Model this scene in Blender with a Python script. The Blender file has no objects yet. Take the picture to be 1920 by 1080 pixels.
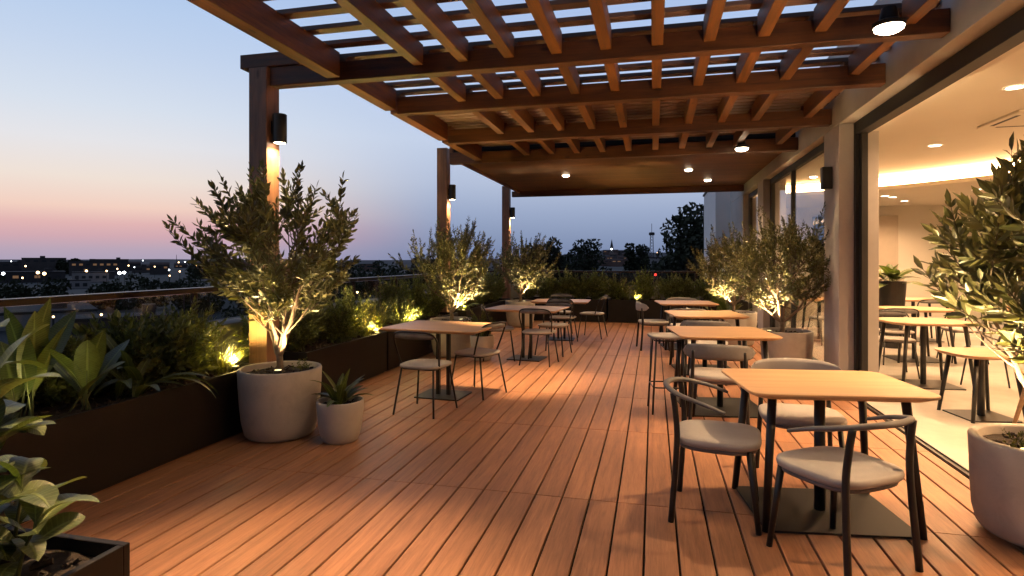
import bpy, math, random
import numpy as np
from mathutils import Vector, Matrix
sc = bpy.context.scene
C = sc.collection
R = math.radians
PI = math.pi
rnd = random.Random(7)

# ------------------------------------------------------------------ materials
def new_mat(name):
    m = bpy.data.materials.new(name); m.use_nodes = True
    nt = m.node_tree; nt.nodes.clear()
    out = nt.nodes.new('ShaderNodeOutputMaterial')
    b = nt.nodes.new('ShaderNodeBsdfPrincipled')
    nt.links.new(b.outputs[0], out.inputs[0])
    return m, nt, b, out
def nd(nt, t, **kw):
    n = nt.nodes.new('ShaderNode' + t)
    for k, v in kw.items():
        if k in n.inputs: n.inputs[k].default_value = v
        else: setattr(n, k, v)
    return n
def ramp(nt, fac, stops):
    r = nt.nodes.new('ShaderNodeValToRGB'); e = r.color_ramp.elements
    e[0].position, e[0].color = stops[0][0], (*stops[0][1], 1)
    e[1].position, e[1].color = stops[-1][0], (*stops[-1][1], 1)
    for p, c in stops[1:-1]:
        x = e.new(p); x.color = (*c, 1)
    nt.links.new(fac, r.inputs[0]); return r
def math_n(nt, op, a, b=None, clamp=False):
    n = nt.nodes.new('ShaderNodeMath'); n.operation = op; n.use_clamp = clamp
    for i, v in enumerate((a, b)):
        if v is None: continue
        if isinstance(v, (int, float)): n.inputs[i].default_value = v
        else: nt.links.new(v, n.inputs[i])
    return n.outputs[0]
def mixc(nt, fac, a, b, mode='MIX'):
    n = nt.nodes.new('ShaderNodeMix'); n.data_type = 'RGBA'; n.blend_type = mode
    for i, v in ((0, fac), (6, a), (7, b)):
        if isinstance(v, (int, float)): n.inputs[i].default_value = v
        elif isinstance(v, tuple): n.inputs[i].default_value = (*v, 1)
        else: nt.links.new(v, n.inputs[i])
    return n.outputs[2]
def bump(nt, b, h, s, d=0.01):
    n = nd(nt, 'Bump'); n.inputs['Strength'].default_value = s; n.inputs['Distance'].default_value = d
    nt.links.new(h, n.inputs['Height']); nt.links.new(n.outputs[0], b.inputs['Normal'])

def wood(name, c1, c2, axis, rough=.55, island=False, knots=True, stretch=14, fine=60, rvar=.4):
    m, nt, b, out = new_mat(name)
    tc = nd(nt, 'TexCoord'); mp = nd(nt, 'Mapping')
    s = [fine / 4] * 3; s[axis] = fine / 4 / stretch
    mp.inputs['Scale'].default_value = s
    if island:
        g = nd(nt, 'NewGeometry'); rv = g.outputs['Random Per Island']
    else:
        oi = nd(nt, 'ObjectInfo'); rv = oi.outputs['Random']
    cx = nd(nt, 'CombineXYZ')
    for i in range(3): nt.links.new(math_n(nt, 'MULTIPLY', rv, 37.0 + 11 * i), cx.inputs[i])
    nt.links.new(cx.outputs[0], mp.inputs['Location']); nt.links.new(tc.outputs['Object'], mp.inputs[0])
    n1 = nd(nt, 'TexNoise', Scale=1.0, Detail=6.0, Roughness=.65, Distortion=.6); nt.links.new(mp.outputs[0], n1.inputs['Vector'])
    n2 = nd(nt, 'TexNoise', Scale=4.5, Detail=4.0, Roughness=.7); nt.links.new(mp.outputs[0], n2.inputs['Vector'])
    n3 = nd(nt, 'TexNoise', Scale=1.3, Detail=3.0); nt.links.new(tc.outputs['Object'], n3.inputs['Vector'])
    f = math_n(nt, 'ADD', math_n(nt, 'MULTIPLY', n1.outputs[0], .65), math_n(nt, 'MULTIPLY', n2.outputs[0], .35))
    r = ramp(nt, f, [(.34, c1), (.5, tuple((a + q) / 2 for a, q in zip(c1, c2))), (.66, c2)])
    br = math_n(nt, 'ADD', math_n(nt, 'MULTIPLY', rv, rvar), 1-rvar*.5)
    br = math_n(nt, 'MULTIPLY', br, math_n(nt, 'ADD', math_n(nt, 'MULTIPLY', n3.outputs[0], .7), .65))
    hv = nd(nt, 'HueSaturation'); nt.links.new(r.outputs[0], hv.inputs['Color']); nt.links.new(br, hv.inputs['Value'])
    col = hv.outputs[0]
    if knots:
        mk = nd(nt, 'Mapping'); s2 = [6.0] * 3; s2[axis] = 2.2; mk.inputs['Scale'].default_value = s2
        nt.links.new(cx.outputs[0], mk.inputs['Location']); nt.links.new(tc.outputs['Object'], mk.inputs[0])
        vo = nd(nt, 'TexVoronoi', Scale=1.0); nt.links.new(mk.outputs[0], vo.inputs['Vector'])
        k = ramp(nt, vo.outputs['Distance'], [(.05, (1, 1, 1)), (.13, (0, 0, 0))])
        col = mixc(nt, math_n(nt, 'MULTIPLY', k.outputs[0], .75), col, tuple(x * .25 for x in c1))
    nt.links.new(col, b.inputs['Base Color'])
    rr = math_n(nt, 'ADD', math_n(nt, 'MULTIPLY', f, .3), rough - .15); nt.links.new(rr, b.inputs['Roughness'])
    bump(nt, b, f, .35, .004)
    return m
def plain(name, col, rough=.5, metal=0, var=.25, scale=8, bmp=.1, spec=.5, fine=None):
    m, nt, b, out = new_mat(name)
    tc = nd(nt, 'TexCoord')
    n = nd(nt, 'TexNoise', Scale=float(scale), Detail=6.0, Roughness=.6); nt.links.new(tc.outputs['Object'], n.inputs['Vector'])
    r = ramp(nt, n.outputs[0], [(.3, tuple(c * (1 - var) for c in col)), (.7, tuple(min(1, c * (1 + var)) for c in col))])
    nt.links.new(r.outputs[0], b.inputs['Base Color'])
    b.inputs['Roughness'].default_value = rough; b.inputs['Metallic'].default_value = metal
    b.inputs['Specular IOR Level'].default_value = spec
    n2 = nd(nt, 'TexNoise', Scale=float(fine or scale * 12), Detail=3.0); nt.links.new(tc.outputs['Object'], n2.inputs['Vector'])
    if bmp: bump(nt, b, n2.outputs[0], bmp, .003)
    return m
def concrete(name, col):
    m, nt, b, out = new_mat(name)
    tc = nd(nt, 'TexCoord')
    n = nd(nt, 'TexNoise', Scale=5.0, Detail=8.0, Roughness=.65, Distortion=.5); nt.links.new(tc.outputs['Object'], n.inputs['Vector'])
    n2 = nd(nt, 'TexNoise', Scale=60.0, Detail=4.0); nt.links.new(tc.outputs['Object'], n2.inputs['Vector'])
    vo = nd(nt, 'TexVoronoi', Scale=45.0); nt.links.new(tc.outputs['Object'], vo.inputs['Vector'])
    r = ramp(nt, n.outputs[0], [(.25, tuple(c * .78 for c in col)), (.5, col), (.75, tuple(c * 1.12 for c in col))])
    pit = ramp(nt, vo.outputs['Distance'], [(.06, (.45, .45, .45)), (.12, (1, 1, 1))])
    c = mixc(nt, .35, r.outputs[0], pit.outputs[0], 'MULTIPLY')
    nt.links.new(c, b.inputs['Base Color']); b.inputs['Roughness'].default_value = .8
    bump(nt, b, math_n(nt, 'ADD', n2.outputs[0], math_n(nt, 'MULTIPLY', pit.outputs[0], .6)), .25, .003)
    return m
def leafm(name, cols, rough=.42, trans=.25, veins=False):
    m, nt, b, out = new_mat(name)
    g = nd(nt, 'NewGeometry')
    r = ramp(nt, g.outputs['Random Per Island'], [(i / (len(cols) - 1), c) for i, c in enumerate(cols)])
    tc = nd(nt, 'TexCoord'); n = nd(nt, 'TexNoise', Scale=3.0, Detail=3.0); nt.links.new(tc.outputs['Object'], n.inputs['Vector'])
    hv = nd(nt, 'HueSaturation'); nt.links.new(r.outputs[0], hv.inputs['Color'])
    nt.links.new(math_n(nt, 'ADD', n.outputs[0], .5), hv.inputs['Value'])
    bf = mixc(nt, math_n(nt, 'MULTIPLY', g.outputs['Backfacing'], .35), hv.outputs[0], (.08, .085, .045))
    nt.links.new(bf, b.inputs['Base Color'])
    b.inputs['Roughness'].default_value = rough; b.inputs['Specular IOR Level'].default_value = .45
    if veins:
        at = nd(nt, 'Attribute'); at.attribute_name = 'leafuv'; sx = nd(nt, 'SeparateXYZ'); nt.links.new(at.outputs['Vector'], sx.inputs[0])
        mid = ramp(nt, sx.outputs[0], [(.86, (0, 0, 0)), (.96, (1, 1, 1))])
        ph = math_n(nt, 'ADD', math_n(nt, 'MULTIPLY', sx.outputs[1], 420.0), math_n(nt, 'MULTIPLY', sx.outputs[0], 7.0))
        vn = ramp(nt, math_n(nt, 'SINE', ph), [(.55, (0, 0, 0)), (.95, (1, 1, 1))])
        n5 = nd(nt, 'TexNoise', Scale=38.0, Detail=4.0); nt.links.new(tc.outputs['Object'], n5.inputs['Vector'])
        spot_ = ramp(nt, n5.outputs[0], [(.3, (.6, .6, .6)), (.6, (1, 1, 1))])
        base = mixc(nt, 1.0, bf, spot_.outputs[0], 'MULTIPLY')
        base = mixc(nt, math_n(nt, 'MULTIPLY', vn.outputs[0], .28), base, tuple(min(1, c*1.9) for c in cols[-1]))
        base = mixc(nt, math_n(nt, 'MULTIPLY', mid.outputs[0], .75), base, tuple(min(1, c*2.3) for c in cols[-1]))
        nt.links.new(base, b.inputs['Base Color'])
        bump(nt, b, math_n(nt, 'ADD', vn.outputs[0], math_n(nt, 'MULTIPLY', mid.outputs[0], -2.0)), .5, .002)
    t = nd(nt, 'BsdfTranslucent'); hv2 = nd(nt, 'HueSaturation', Saturation=1.15, Value=1.6); nt.links.new(hv.outputs[0], hv2.inputs['Color']); nt.links.new(hv2.outputs[0], t.inputs[0])
    mx = nd(nt, 'MixShader'); mx.inputs[0].default_value = trans
    nt.links.new(b.outputs[0], mx.inputs[1]); nt.links.new(t.outputs[0], mx.inputs[2]); nt.links.new(mx.outputs[0], out.inputs[0])
    return m
def emis(name, col, s):
    m, nt, b, out = new_mat(name)
    b.inputs['Base Color'].default_value = (*[c * .8 for c in col], 1)
    b.inputs['Emission Color'].default_value = (*col, 1); b.inputs['Emission Strength'].default_value = s
    return m
def glass(name, tint, rough=0.0, ior=1.5):
    m, nt, b, out = new_mat(name)
    g = nd(nt, 'NewGeometry'); fr = nd(nt, 'Fresnel')
    nt.links.new(math_n(nt, 'ADD', math_n(nt, 'MULTIPLY', g.outputs['Backfacing'], 1/ior-ior), ior), fr.inputs['IOR']); gl = nd(nt, 'BsdfGlossy', Roughness=rough); tr = nd(nt, 'BsdfTransparent')
    tr.inputs[0].default_value = (*tint, 1)
    mx = nd(nt, 'MixShader'); nt.links.new(math_n(nt, 'MULTIPLY', fr.outputs[0], 1.15, True), mx.inputs[0])
    nt.links.new(tr.outputs[0], mx.inputs[1]); nt.links.new(gl.outputs[0], mx.inputs[2]); nt.links.new(mx.outputs[0], out.inputs[0])
    return m

M = dict(
    deck=wood('deck_composite', (.20, .086, .040), (.43, .205, .104), 1, rough=.5, rvar=.2, island=True, knots=False, stretch=16, fine=110),
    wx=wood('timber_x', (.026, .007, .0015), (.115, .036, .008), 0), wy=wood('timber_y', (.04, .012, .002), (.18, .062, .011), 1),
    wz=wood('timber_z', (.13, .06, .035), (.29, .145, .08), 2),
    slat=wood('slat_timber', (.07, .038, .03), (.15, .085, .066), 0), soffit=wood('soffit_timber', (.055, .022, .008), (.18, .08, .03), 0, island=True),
    oak=wood('table_oak', (.42, .235, .11), (.62, .38, .2), 0, rough=.42, knots=False, stretch=22, fine=60),
    black=plain('black_metal', (.018, .017, .016), .42, .3, bmp=.05), bronze=plain('planter_metal', (.010, .0075, .006), .6, .25, scale=3, bmp=.06, spec=.3),
    seat=plain('seat_fabric', (.36, .325, .295), .85, scale=5, var=.08, bmp=.35, fine=400), railseat=plain('moulded_rail', (.13, .12, .115), .5, bmp=.05),
    conc=concrete('pot_concrete', (.44, .39, .335)), white=plain('pot_white', (.44, .39, .34), .7, scale=6, var=.08, bmp=.1),
    soil=plain('soil', (.028, .018, .012), .95, scale=30, var=.6, bmp=1.0), twig=plain('twig_bark', (.07, .05, .03), .85), bark=plain('bark', (.17, .12, .08), .85, scale=14, var=.4, bmp=1.0, fine=70),
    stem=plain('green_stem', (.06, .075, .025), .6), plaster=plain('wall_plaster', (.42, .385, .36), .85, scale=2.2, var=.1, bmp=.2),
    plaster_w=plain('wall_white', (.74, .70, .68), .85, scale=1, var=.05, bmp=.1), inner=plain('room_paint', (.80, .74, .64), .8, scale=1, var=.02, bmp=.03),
    tile=plain('room_floor_stone', (.58, .53, .46), .22, scale=1.6, var=.13, bmp=.03), frame=plain('frame_black', (.005, .005, .005), .6, 0, bmp=0),
    handrail=plain('handrail_bronze', (.035, .022, .016), .35, .6, bmp=.05), upstand=plain('coping_stone', (.13, .125, .12), .8, scale=4, var=.2),
    glass=glass('glass_clear', (.93, .95, .94)), railglass=glass('rail_glass', (.86, .89, .90)),
    lens=emis('lamp_lens', (1, .80, .55), 28), lens_in=emis('room_lens', (1, .84, .6), 14), cove=emis('cove_glow', (1, .58, .26), 34), upl=emis('uplight_lens', (1, .82, .4), 2.5),
    leaf=leafm('olive_leaf', [(.04, .045, .016), (.075, .072, .024), (.12, .115, .045), (.055, .055, .018)]),
    leaf_y=leafm('bush_leaf', [(.04, .052, .014), (.075, .09, .024), (.13, .145, .04)], trans=.3),
    broad=leafm('broad_leaf', [(.045, .07, .018), (.075, .105, .024), (.11, .13, .036)], rough=.42, trans=.25, veins=True),
    grass=leafm('grass_blade', [(.04, .045, .010), (.08, .085, .018), (.13, .12, .03)], trans=.35),
    plume=leafm('grass_plume', [(.18, .14, .10), (.24, .19, .14)], rough=.8, trans=.3),
    far=leafm('far_leaf', [(.008, .011, .005), (.016, .02, .008), (.024, .03, .012)], rough=.8, trans=.1),
    fartrunk=plain('far_bark', (.04, .03, .02), .9),
    ground=plain('city_ground', (.028, .03, .033), .95, scale=.012, var=.6, bmp=0), hill=plain('hill_ground', (.06, .055, .07), 1, scale=.01, var=.4, bmp=0),  # hill colour is lightened and blued to carry distance haze
)
CITYC = [plain('city_wall_%d' % i, c, .9, scale=.12, var=.25, bmp=0) for i, c in enumerate([(.05, .045, .05), (.10, .085, .085), (.30, .28, .29), (.16, .10, .085), (.075, .065, .07)])]
M['roof'] = plain('city_roof', (.09, .05, .042), .9, scale=.3)
M['win_warm'] = emis('window_warm', (1, .5, .22), .11); M['win_dim'] = plain('window_dark', (.015, .02, .03), .3)
M['pt_warm'] = emis('street_light_warm', (1, .6, .28), 9); M['pt_white'] = emis('street_light_white', (.85, .93, 1), 13); M['pt_red'] = emis('red_light', (1, .05, .03), 2.5)

# ------------------------------------------------------------------ mesh builder
class MB:
    def __init__(s): s.v = []; s.f = []; s.a = {}
    def add(s, vs, fs):
        o = len(s.v); s.v += [tuple(p) for p in vs]; s.f += [tuple(i + o for i in f) for f in fs]; return s
    def box(s, x0, x1, y0, y1, z0, z1):
        return s.add([(x0,y0,z0),(x1,y0,z0),(x1,y1,z0),(x0,y1,z0),(x0,y0,z1),(x1,y0,z1),(x1,y1,z1),(x0,y1,z1)],
                     [(0,3,2,1),(4,5,6,7),(0,1,5,4),(1,2,6,5),(2,3,7,6),(3,0,4,7)])
    def tube(s, pts, rad, n=8, flat=1.0, cap=True):
        pts = [Vector(p) for p in pts]; k = len(pts)
        rads = rad if isinstance(rad, (list, tuple)) else [rad] * k
        vs = []; up = None
        for i, p in enumerate(pts):
            d = (pts[min(i + 1, k - 1)] - pts[max(i - 1, 0)]).normalized()
            if up is None:
                up = Vector((0, 0, 1)) if abs(d.z) < .9 else Vector((1, 0, 0))
            side = d.cross(up)
            if side.length < 1e-4: side = d.orthogonal()
            side.normalize(); u2 = side.cross(d).normalized(); up = u2 if abs(d.z) > .9 or k > 2 else up
            for j in range(n):
                a = 2 * PI * j / n
                vs.append(p + side * math.cos(a) * rads[i] + u2 * math.sin(a) * rads[i] * flat)
        fs = [(i*n+j, i*n+(j+1) % n, (i+1)*n+(j+1) % n, (i+1)*n+j) for i in range(k-1) for j in range(n)]
        if cap: fs += [tuple(range(n-1, -1, -1)), tuple((k-1)*n+j for j in range(n))]
        return s.add(vs, fs)
    def lathe(s, prof, n=48, cx=0, cy=0, close=True):
        vs = [(cx + r*math.cos(2*PI*j/n), cy + r*math.sin(2*PI*j/n), z) for r, z in prof for j in range(n)]
        k = len(prof)
        fs = [(i*n+j, i*n+(j+1) % n, (i+1)*n+(j+1) % n, (i+1)*n+j) for i in range(k-1) for j in range(n)]
        if close: fs += [tuple(range(n-1, -1, -1)), tuple((k-1)*n+j for j in range(n))]
        return s.add(vs, fs)
    def build(s, name, mat, parent=None, smooth=False, bevel=0, loc=None, subd=0, segs=2):
        me = bpy.data.meshes.new(name); me.from_pydata(s.v, [], s.f); me.update()
        if smooth: me.polygons.foreach_set('use_smooth', [True] * len(me.polygons))
        me.materials.append(mat)
        if s.a:
            at = me.attributes.new('leafuv', 'FLOAT_VECTOR', 'POINT'); buf = np.zeros((len(s.v), 3), np.float32)
            for k, q in s.a.items(): buf[k] = q
            at.data.foreach_set('vector', buf.ravel())
        o = bpy.data.objects.new(name, me); C.objects.link(o)
        if parent: o.parent = parent
        if loc: o.location = loc
        if bevel:
            b = o.modifiers.new('bevel', 'BEVEL'); b.width = bevel; b.segments = segs; b.limit_method = 'ANGLE'; b.angle_limit = R(40)
        if subd:
            b = o.modifiers.new('subd', 'SUBSURF'); b.levels = subd; b.render_levels = subd
        if smooth and bevel: me.polygons.foreach_set('use_smooth', [True] * len(me.polygons))
        return o
def tag(o, label, cat, group=None):
    o['label'] = label; o['category'] = cat
    if group: o['group'] = group
    return o
def empty(name, loc, rz=0, label=None, cat=None, group=None):
    o = bpy.data.objects.new(name, None); C.objects.link(o); o.location = loc; o.rotation_euler = (0, 0, rz); o.empty_display_size = .1
    if label: tag(o, label, cat, group)
    return o
def struct(o): o['kind'] = 'structure'; return o
def copy_tree(o, parent=None):
    c = o.copy(); C.objects.link(c)
    if parent: c.parent = parent
    for ch in o.children: copy_tree(ch, c)
    return c
def place(proto, used, loc, rz, label, group=None, scale=1):
    o = proto if not used[0] else copy_tree(proto)
    used[0] = True; o.location = loc; o.rotation_euler = (0, 0, rz); o['label'] = label; o.scale = (scale,) * 3
    if group: o['group'] = group
    elif 'group' in o: del o['group']
    return o
def spot(name, loc, power, col=(1, .66, .36), cone=120, blend=.6, rad=.05, target=None, parent=None, rel=None):
    l = bpy.data.lights.new(name, 'SPOT'); l.energy = power; l.color = col; l.spot_size = R(cone); l.spot_blend = blend; l.shadow_soft_size = rad
    o = bpy.data.objects.new(name, l); C.objects.link(o); o.location = loc
    if target is not None: o.rotation_euler = (Vector(target) - Vector(loc)).to_track_quat('-Z', 'Y').to_euler()
    if parent: o.parent = parent
    return o
def point(name, loc, power, col=(1, .72, .3), rad=.03, parent=None):
    l = bpy.data.lights.new(name, 'POINT'); l.energy = power; l.color = col; l.shadow_soft_size = rad
    o = bpy.data.objects.new(name, l); C.objects.link(o); o.location = loc
    if parent: o.parent = parent
    return o

# ------------------------------------------------------------------ deck
H = 1.45
YJ = [-1.5, .55, 2.07, 3.565, 5.06, 6.3, 7.6, 9.05, 10.5, 12.0, 13.9, 15.2]
mb = MB(); pitch = .1662; x0 = -.045 - pitch * 26
for i in range(39):
    a = x0 + i * pitch + .0055; b = a + pitch - .011
    if a > 2.03: break
    b = min(b, 2.035)
    ys = YJ
    for y0, y1 in zip(ys, ys[1:]):
        dz = rnd.uniform(-.0008, .0008); ya, yb = y0 + .0024, y1 - .0024
        e = .003
        mb.add([(a, ya, -.022), (b, ya, -.022), (b, yb, -.022), (a, yb, -.022), (a, ya, -e+dz), (b, ya, -e+dz), (b, yb, -e+dz), (a, yb, -e+dz),
                (a+e, ya+.001, dz), (b-e, ya+.001, dz), (b-e, yb-.001, dz), (a+e, yb-.001, dz)],
               [(0,1,5,4),(1,2,6,5),(2,3,7,6),(3,0,4,7),(4,5,9,8),(5,6,10,9),(6,7,11,10),(7,4,8,11),(8,9,10,11)])
struct(mb.build('deck', M['deck']))
struct(MB().box(-4.9, 9.4, -3, 17.4, -.5, -.03).build('terrace_slab', plain('slab_dark', (.006, .005, .004), .95)))

# ------------------------------------------------------------------ pergola
pg = empty('pergola', (0, 0, 0), 0, 'large brown timber pergola with open slats over the cafe terrace', 'pergola')
def bx(name, mat, *a, parent=pg, bevel=.006):
    cx, cy, cz = (a[0]+a[1])/2, (a[2]+a[3])/2, (a[4]+a[5])/2
    return MB().box(a[0]-cx, a[1]-cx, a[2]-cy, a[3]-cy, a[4]-cz, a[5]-cz).build(name, mat, parent, bevel=bevel, loc=(cx, cy, cz))
POSTY = [4.72, 9.95, 14.62]; POSTX = {4.72: -3.46, 9.95: -3.6, 14.62: -3.6}
for py in POSTY:
    px = POSTX[py]
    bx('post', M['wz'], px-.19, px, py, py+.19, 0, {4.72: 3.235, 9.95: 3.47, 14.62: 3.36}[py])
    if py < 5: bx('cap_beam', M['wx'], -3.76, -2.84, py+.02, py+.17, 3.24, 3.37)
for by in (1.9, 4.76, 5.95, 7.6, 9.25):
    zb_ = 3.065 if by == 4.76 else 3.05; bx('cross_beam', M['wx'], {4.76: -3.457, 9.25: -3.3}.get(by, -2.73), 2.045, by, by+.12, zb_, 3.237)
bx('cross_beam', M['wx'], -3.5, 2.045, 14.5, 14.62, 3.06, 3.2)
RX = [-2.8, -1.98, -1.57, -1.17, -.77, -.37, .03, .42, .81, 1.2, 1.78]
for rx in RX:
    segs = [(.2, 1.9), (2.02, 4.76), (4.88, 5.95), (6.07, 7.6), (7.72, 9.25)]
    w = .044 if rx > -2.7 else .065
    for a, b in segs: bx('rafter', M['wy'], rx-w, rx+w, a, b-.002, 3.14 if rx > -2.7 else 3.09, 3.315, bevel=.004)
y = .35
while y < 6.7:
    bx('slat', M['slat'], -2.86, 2.04, y, y+.104, 3.32, 3.358, bevel=.003); y += .325 if y < 5 else .29
while y < 9.3:
    bx('slat', M['slat'], -2.86, 2.04, y, y+.118, 3.32, 3.355, bevel=.003); y += .147
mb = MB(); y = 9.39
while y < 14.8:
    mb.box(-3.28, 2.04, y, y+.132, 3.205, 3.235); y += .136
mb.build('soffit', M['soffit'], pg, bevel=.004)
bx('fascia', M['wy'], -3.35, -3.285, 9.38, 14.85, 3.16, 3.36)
bx('fascia', M['wx'], -3.35, 2.04, 14.86, 14.92, 3.14, 3.36)
bx('roof_deck', M['bronze'], -3.28, 2.04, 9.39, 14.85, 3.27, 3.36)

# ------------------------------------------------------------------ pergola lamps
WARM = (1, .65, .34)
def make_can():
    r = empty('ceiling_lamp', (0, 0, 0), 0, 'x', 'lamp')
    MB().lathe([(.093, .012), (.098, .015), (.098, .04), (.06, .06), (.045, .14)], 32).build('lamp_housing', M['black'], r, smooth=False)
    MB().lathe([(.090, .012), (.086, -.004), (.06, -.02), (.03, -.027), (.001, -.029)], 32, close=False).build('lens', M['lens'], r, smooth=True)
    return r
can = make_can(); used = [False]
lampspec = [((1.53, 4.40, 2.995), 430, 88, 'big round white lamp glowing under the pergola by the open doorway, nearest the viewer', 1),
            ((1.24, 9.0, 3.05), 230, 110, 'round lamp glowing under the last open pergola beam at the right', 1),
            ((-1.75, 12.0, 3.186), 130, 140, 'leftmost round lamp glowing in the solid timber soffit', .8),
            ((.66, 11.8, 3.186), 170, 140, 'round lamp glowing in the middle of the solid timber soffit', .8),
            ((1.15, 13.4, 3.186), 60, 130, 'small farthest lamp under the soffit beside the white end wall', .8)]
for loc, pw, cone, lab, s in lampspec:
    place(can, used, loc, 0, lab, 'round lamps under the pergola', s)
    spot('lamp_light', (loc[0], loc[1], loc[2]-.04), pw, WARM, cone, .5, .07, (loc[0], loc[1], 0))
hid = [((-.7, 3.3, 3.12), 110, 132, (-.9, 3.6, 0)), ((-1.6, 2.1, 3.13), 740, 54, (-1.6, 2.05, 0)), ((-1.95, .95, 3.13), 48, 74, (-1.95, 1.1, 0)), ((1.2, 2.1, 3.13), 75, 120, (1.2, 2.1, 0)), ((-1.55, 6.16, 3.14), 1250, 43, (-1.6, 6.95, 0)), ((.55, 6.16, 3.14), 230, 84, (.55, 6.3, 0)), ((.7, 7.84, 3.13), 280, 104, (.8, 8.2, 0))]
for loc, pw, cone, tg in hid:  # unseen lamps added: some make the deck's bright pools, others only fill
    place(can, used, loc, 0, 'round lamp added out of sight under the pergola to light the terrace', 'unseen lamps added under the pergola')
    spot('lamp_light', (loc[0], loc[1], loc[2]-.04), pw, WARM, cone, .85, .07, tg)

wallp = None
for i, py in enumerate(POSTY):
    nm = ['nearest', 'middle', 'farthest'][i]
    r = empty('wall_lamp', (POSTX[py]+.07, py+.095, 2.545), 0, 'black cylinder downlight on the %s timber post' % nm, 'wall lamp', 'black cylinder lamps on the posts')
    s = 1
    MB().lathe([(.058, 0), (.064, .003), (.064, .262), (.06, .266)], 32).build('lamp_housing', M['black'], r, smooth=False)
    MB().box(-.07, -.02, -.03, .03, .08, .2).build('bracket', M['black'], r)
    MB().lathe([(.05, -.002), (.02, -.006), (.001, -.006)], 24, close=False).build('lens', M['lens'], r, smooth=True)
    spot('post_light', (POSTX[py]+.1, py+.095, 2.535), 130, (1, .66, .3), 150, .9, .02, (POSTX[py]+.07, py+.095, 0))
r = empty('wall_lamp', (1.99, 7.62, 2.42), 0, 'black rectangular wall lamp on the column beside the open doorway', 'wall lamp')
MB().box(-.055, .055, -.05, .05, -.13, .13).build('lamp_housing', M['black'], r, bevel=.006)

# ------------------------------------------------------------------ cafe building
bd = empty('cafe_building', (2.05, 7.35, 0), 0, 'cafe building with a wide open doorway and lit warm room', 'building')
OFF = Vector((2.05, 7.35, 0))
def bb(name, mat, *a, parent=bd, bevel=.004):
    mb = MB().box(a[0]-OFF.x, a[1]-OFF.x, a[2]-OFF.y, a[3]-OFF.y, a[4], a[5]); return mb.build(name, mat, parent, bevel=bevel)
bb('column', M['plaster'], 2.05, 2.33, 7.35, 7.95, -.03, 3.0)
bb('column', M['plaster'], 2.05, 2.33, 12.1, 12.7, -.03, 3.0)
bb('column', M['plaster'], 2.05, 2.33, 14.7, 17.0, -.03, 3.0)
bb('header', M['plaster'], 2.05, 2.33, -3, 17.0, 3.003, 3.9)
bb('wing_wall', M['plaster_w'], 1.76, 2.6, 18, 22, -3, 3.72, parent=bd)
bb('coping', M['upstand'], 1.72, 2.64, 17.96, 22.05, 3.725, 3.79)
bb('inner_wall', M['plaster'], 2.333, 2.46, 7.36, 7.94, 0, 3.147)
bb('inner_wall', M['inner'], 2.333, 2.46, 12.11, 12.69, 0, 3.147)
bb('inner_wall', M['inner'], 2.333, 2.46, 14.71, 17.0, 0, 3.147)
bb('inner_wall', M['inner'], 2.333, 2.46, -3, 7.358, 2.9, 3.147)
bb('inner_wall', M['inner'], 2.333, 2.46, 7.942, 12.108, 3.0, 3.147)
bb('ceiling', M['inner'], 2.333, 9.2, -3, 17.2, 3.15, 3.3)
bb('back_wall', M['inner'], 2.34, 9.2, 17.0, 17.2, 0, 3.147)
bb('side_wall', M['inner'], 9.0, 9.2, -3, 16.998, 0, 3.147)
bb('end_wall', M['inner'], 2.34, 8.998, -3.2, -3.0, 0, 3.147)
# door frame
df = MB()
df.box(2.2-OFF.x, 2.326-OFF.x, 7.28-OFF.y, 7.346-OFF.y, 0, 2.998)
df.box(2.235-OFF.x, 2.30-OFF.x, 7.20-OFF.y, 7.278-OFF.y, 0, 2.86)
df.box(2.2-OFF.x, 2.326-OFF.x, -3-OFF.y, 7.278-OFF.y, 2.86, 2.998)
df.build('door_frame', M['frame'], bd, bevel=.003)
tk = MB(); tk.box(2.04-OFF.x, 2.105-OFF.x, -3-OFF.y, 7.2-OFF.y, -.03, .003)
for q in (2.045, 2.09): tk.box(q-OFF.x, q+.010-OFF.x, -3-OFF.y, 7.2-OFF.y, .003, .012)
tk.build('door_track', plain('track_metal', (.03, .027, .025), .4, .7), bd)
def window(y0, y1, mull):
    w = MB(); X0, X1 = 2.17, 2.24
    def q(a, b, c, d, e, f): w.box(a-OFF.x, b-OFF.x, c-OFF.y, d-OFF.y, e, f)
    q(X0, X1, y0, y0+.06, .0, 2.998); q(X0, X1, y1-.16, y1, .0, 2.998)
    q(X0, X1, y0+.061, y1-.161, 2.90, 2.998); q(X0, X1, y0+.061, y1-.161, 0, .06)
    for m in mull: q(X0, X1, m-.03, m+.03, .061, 2.899)
    o = w.build('window', M['frame'], bd, bevel=.003)
    edges = [y0+.06] + sum([[m-.03, m+.03] for m in mull], []) + [y1-.16]
    for a, b in zip(edges[::2], edges[1::2]):
        MB().box(2.2-OFF.x, 2.208-OFF.x, a-OFF.y, b-OFF.y, .061, 2.899).build('pane', M['glass'], o)
window(7.96, 12.09, [10.3]); window(12.71, 14.69, [])
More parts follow.
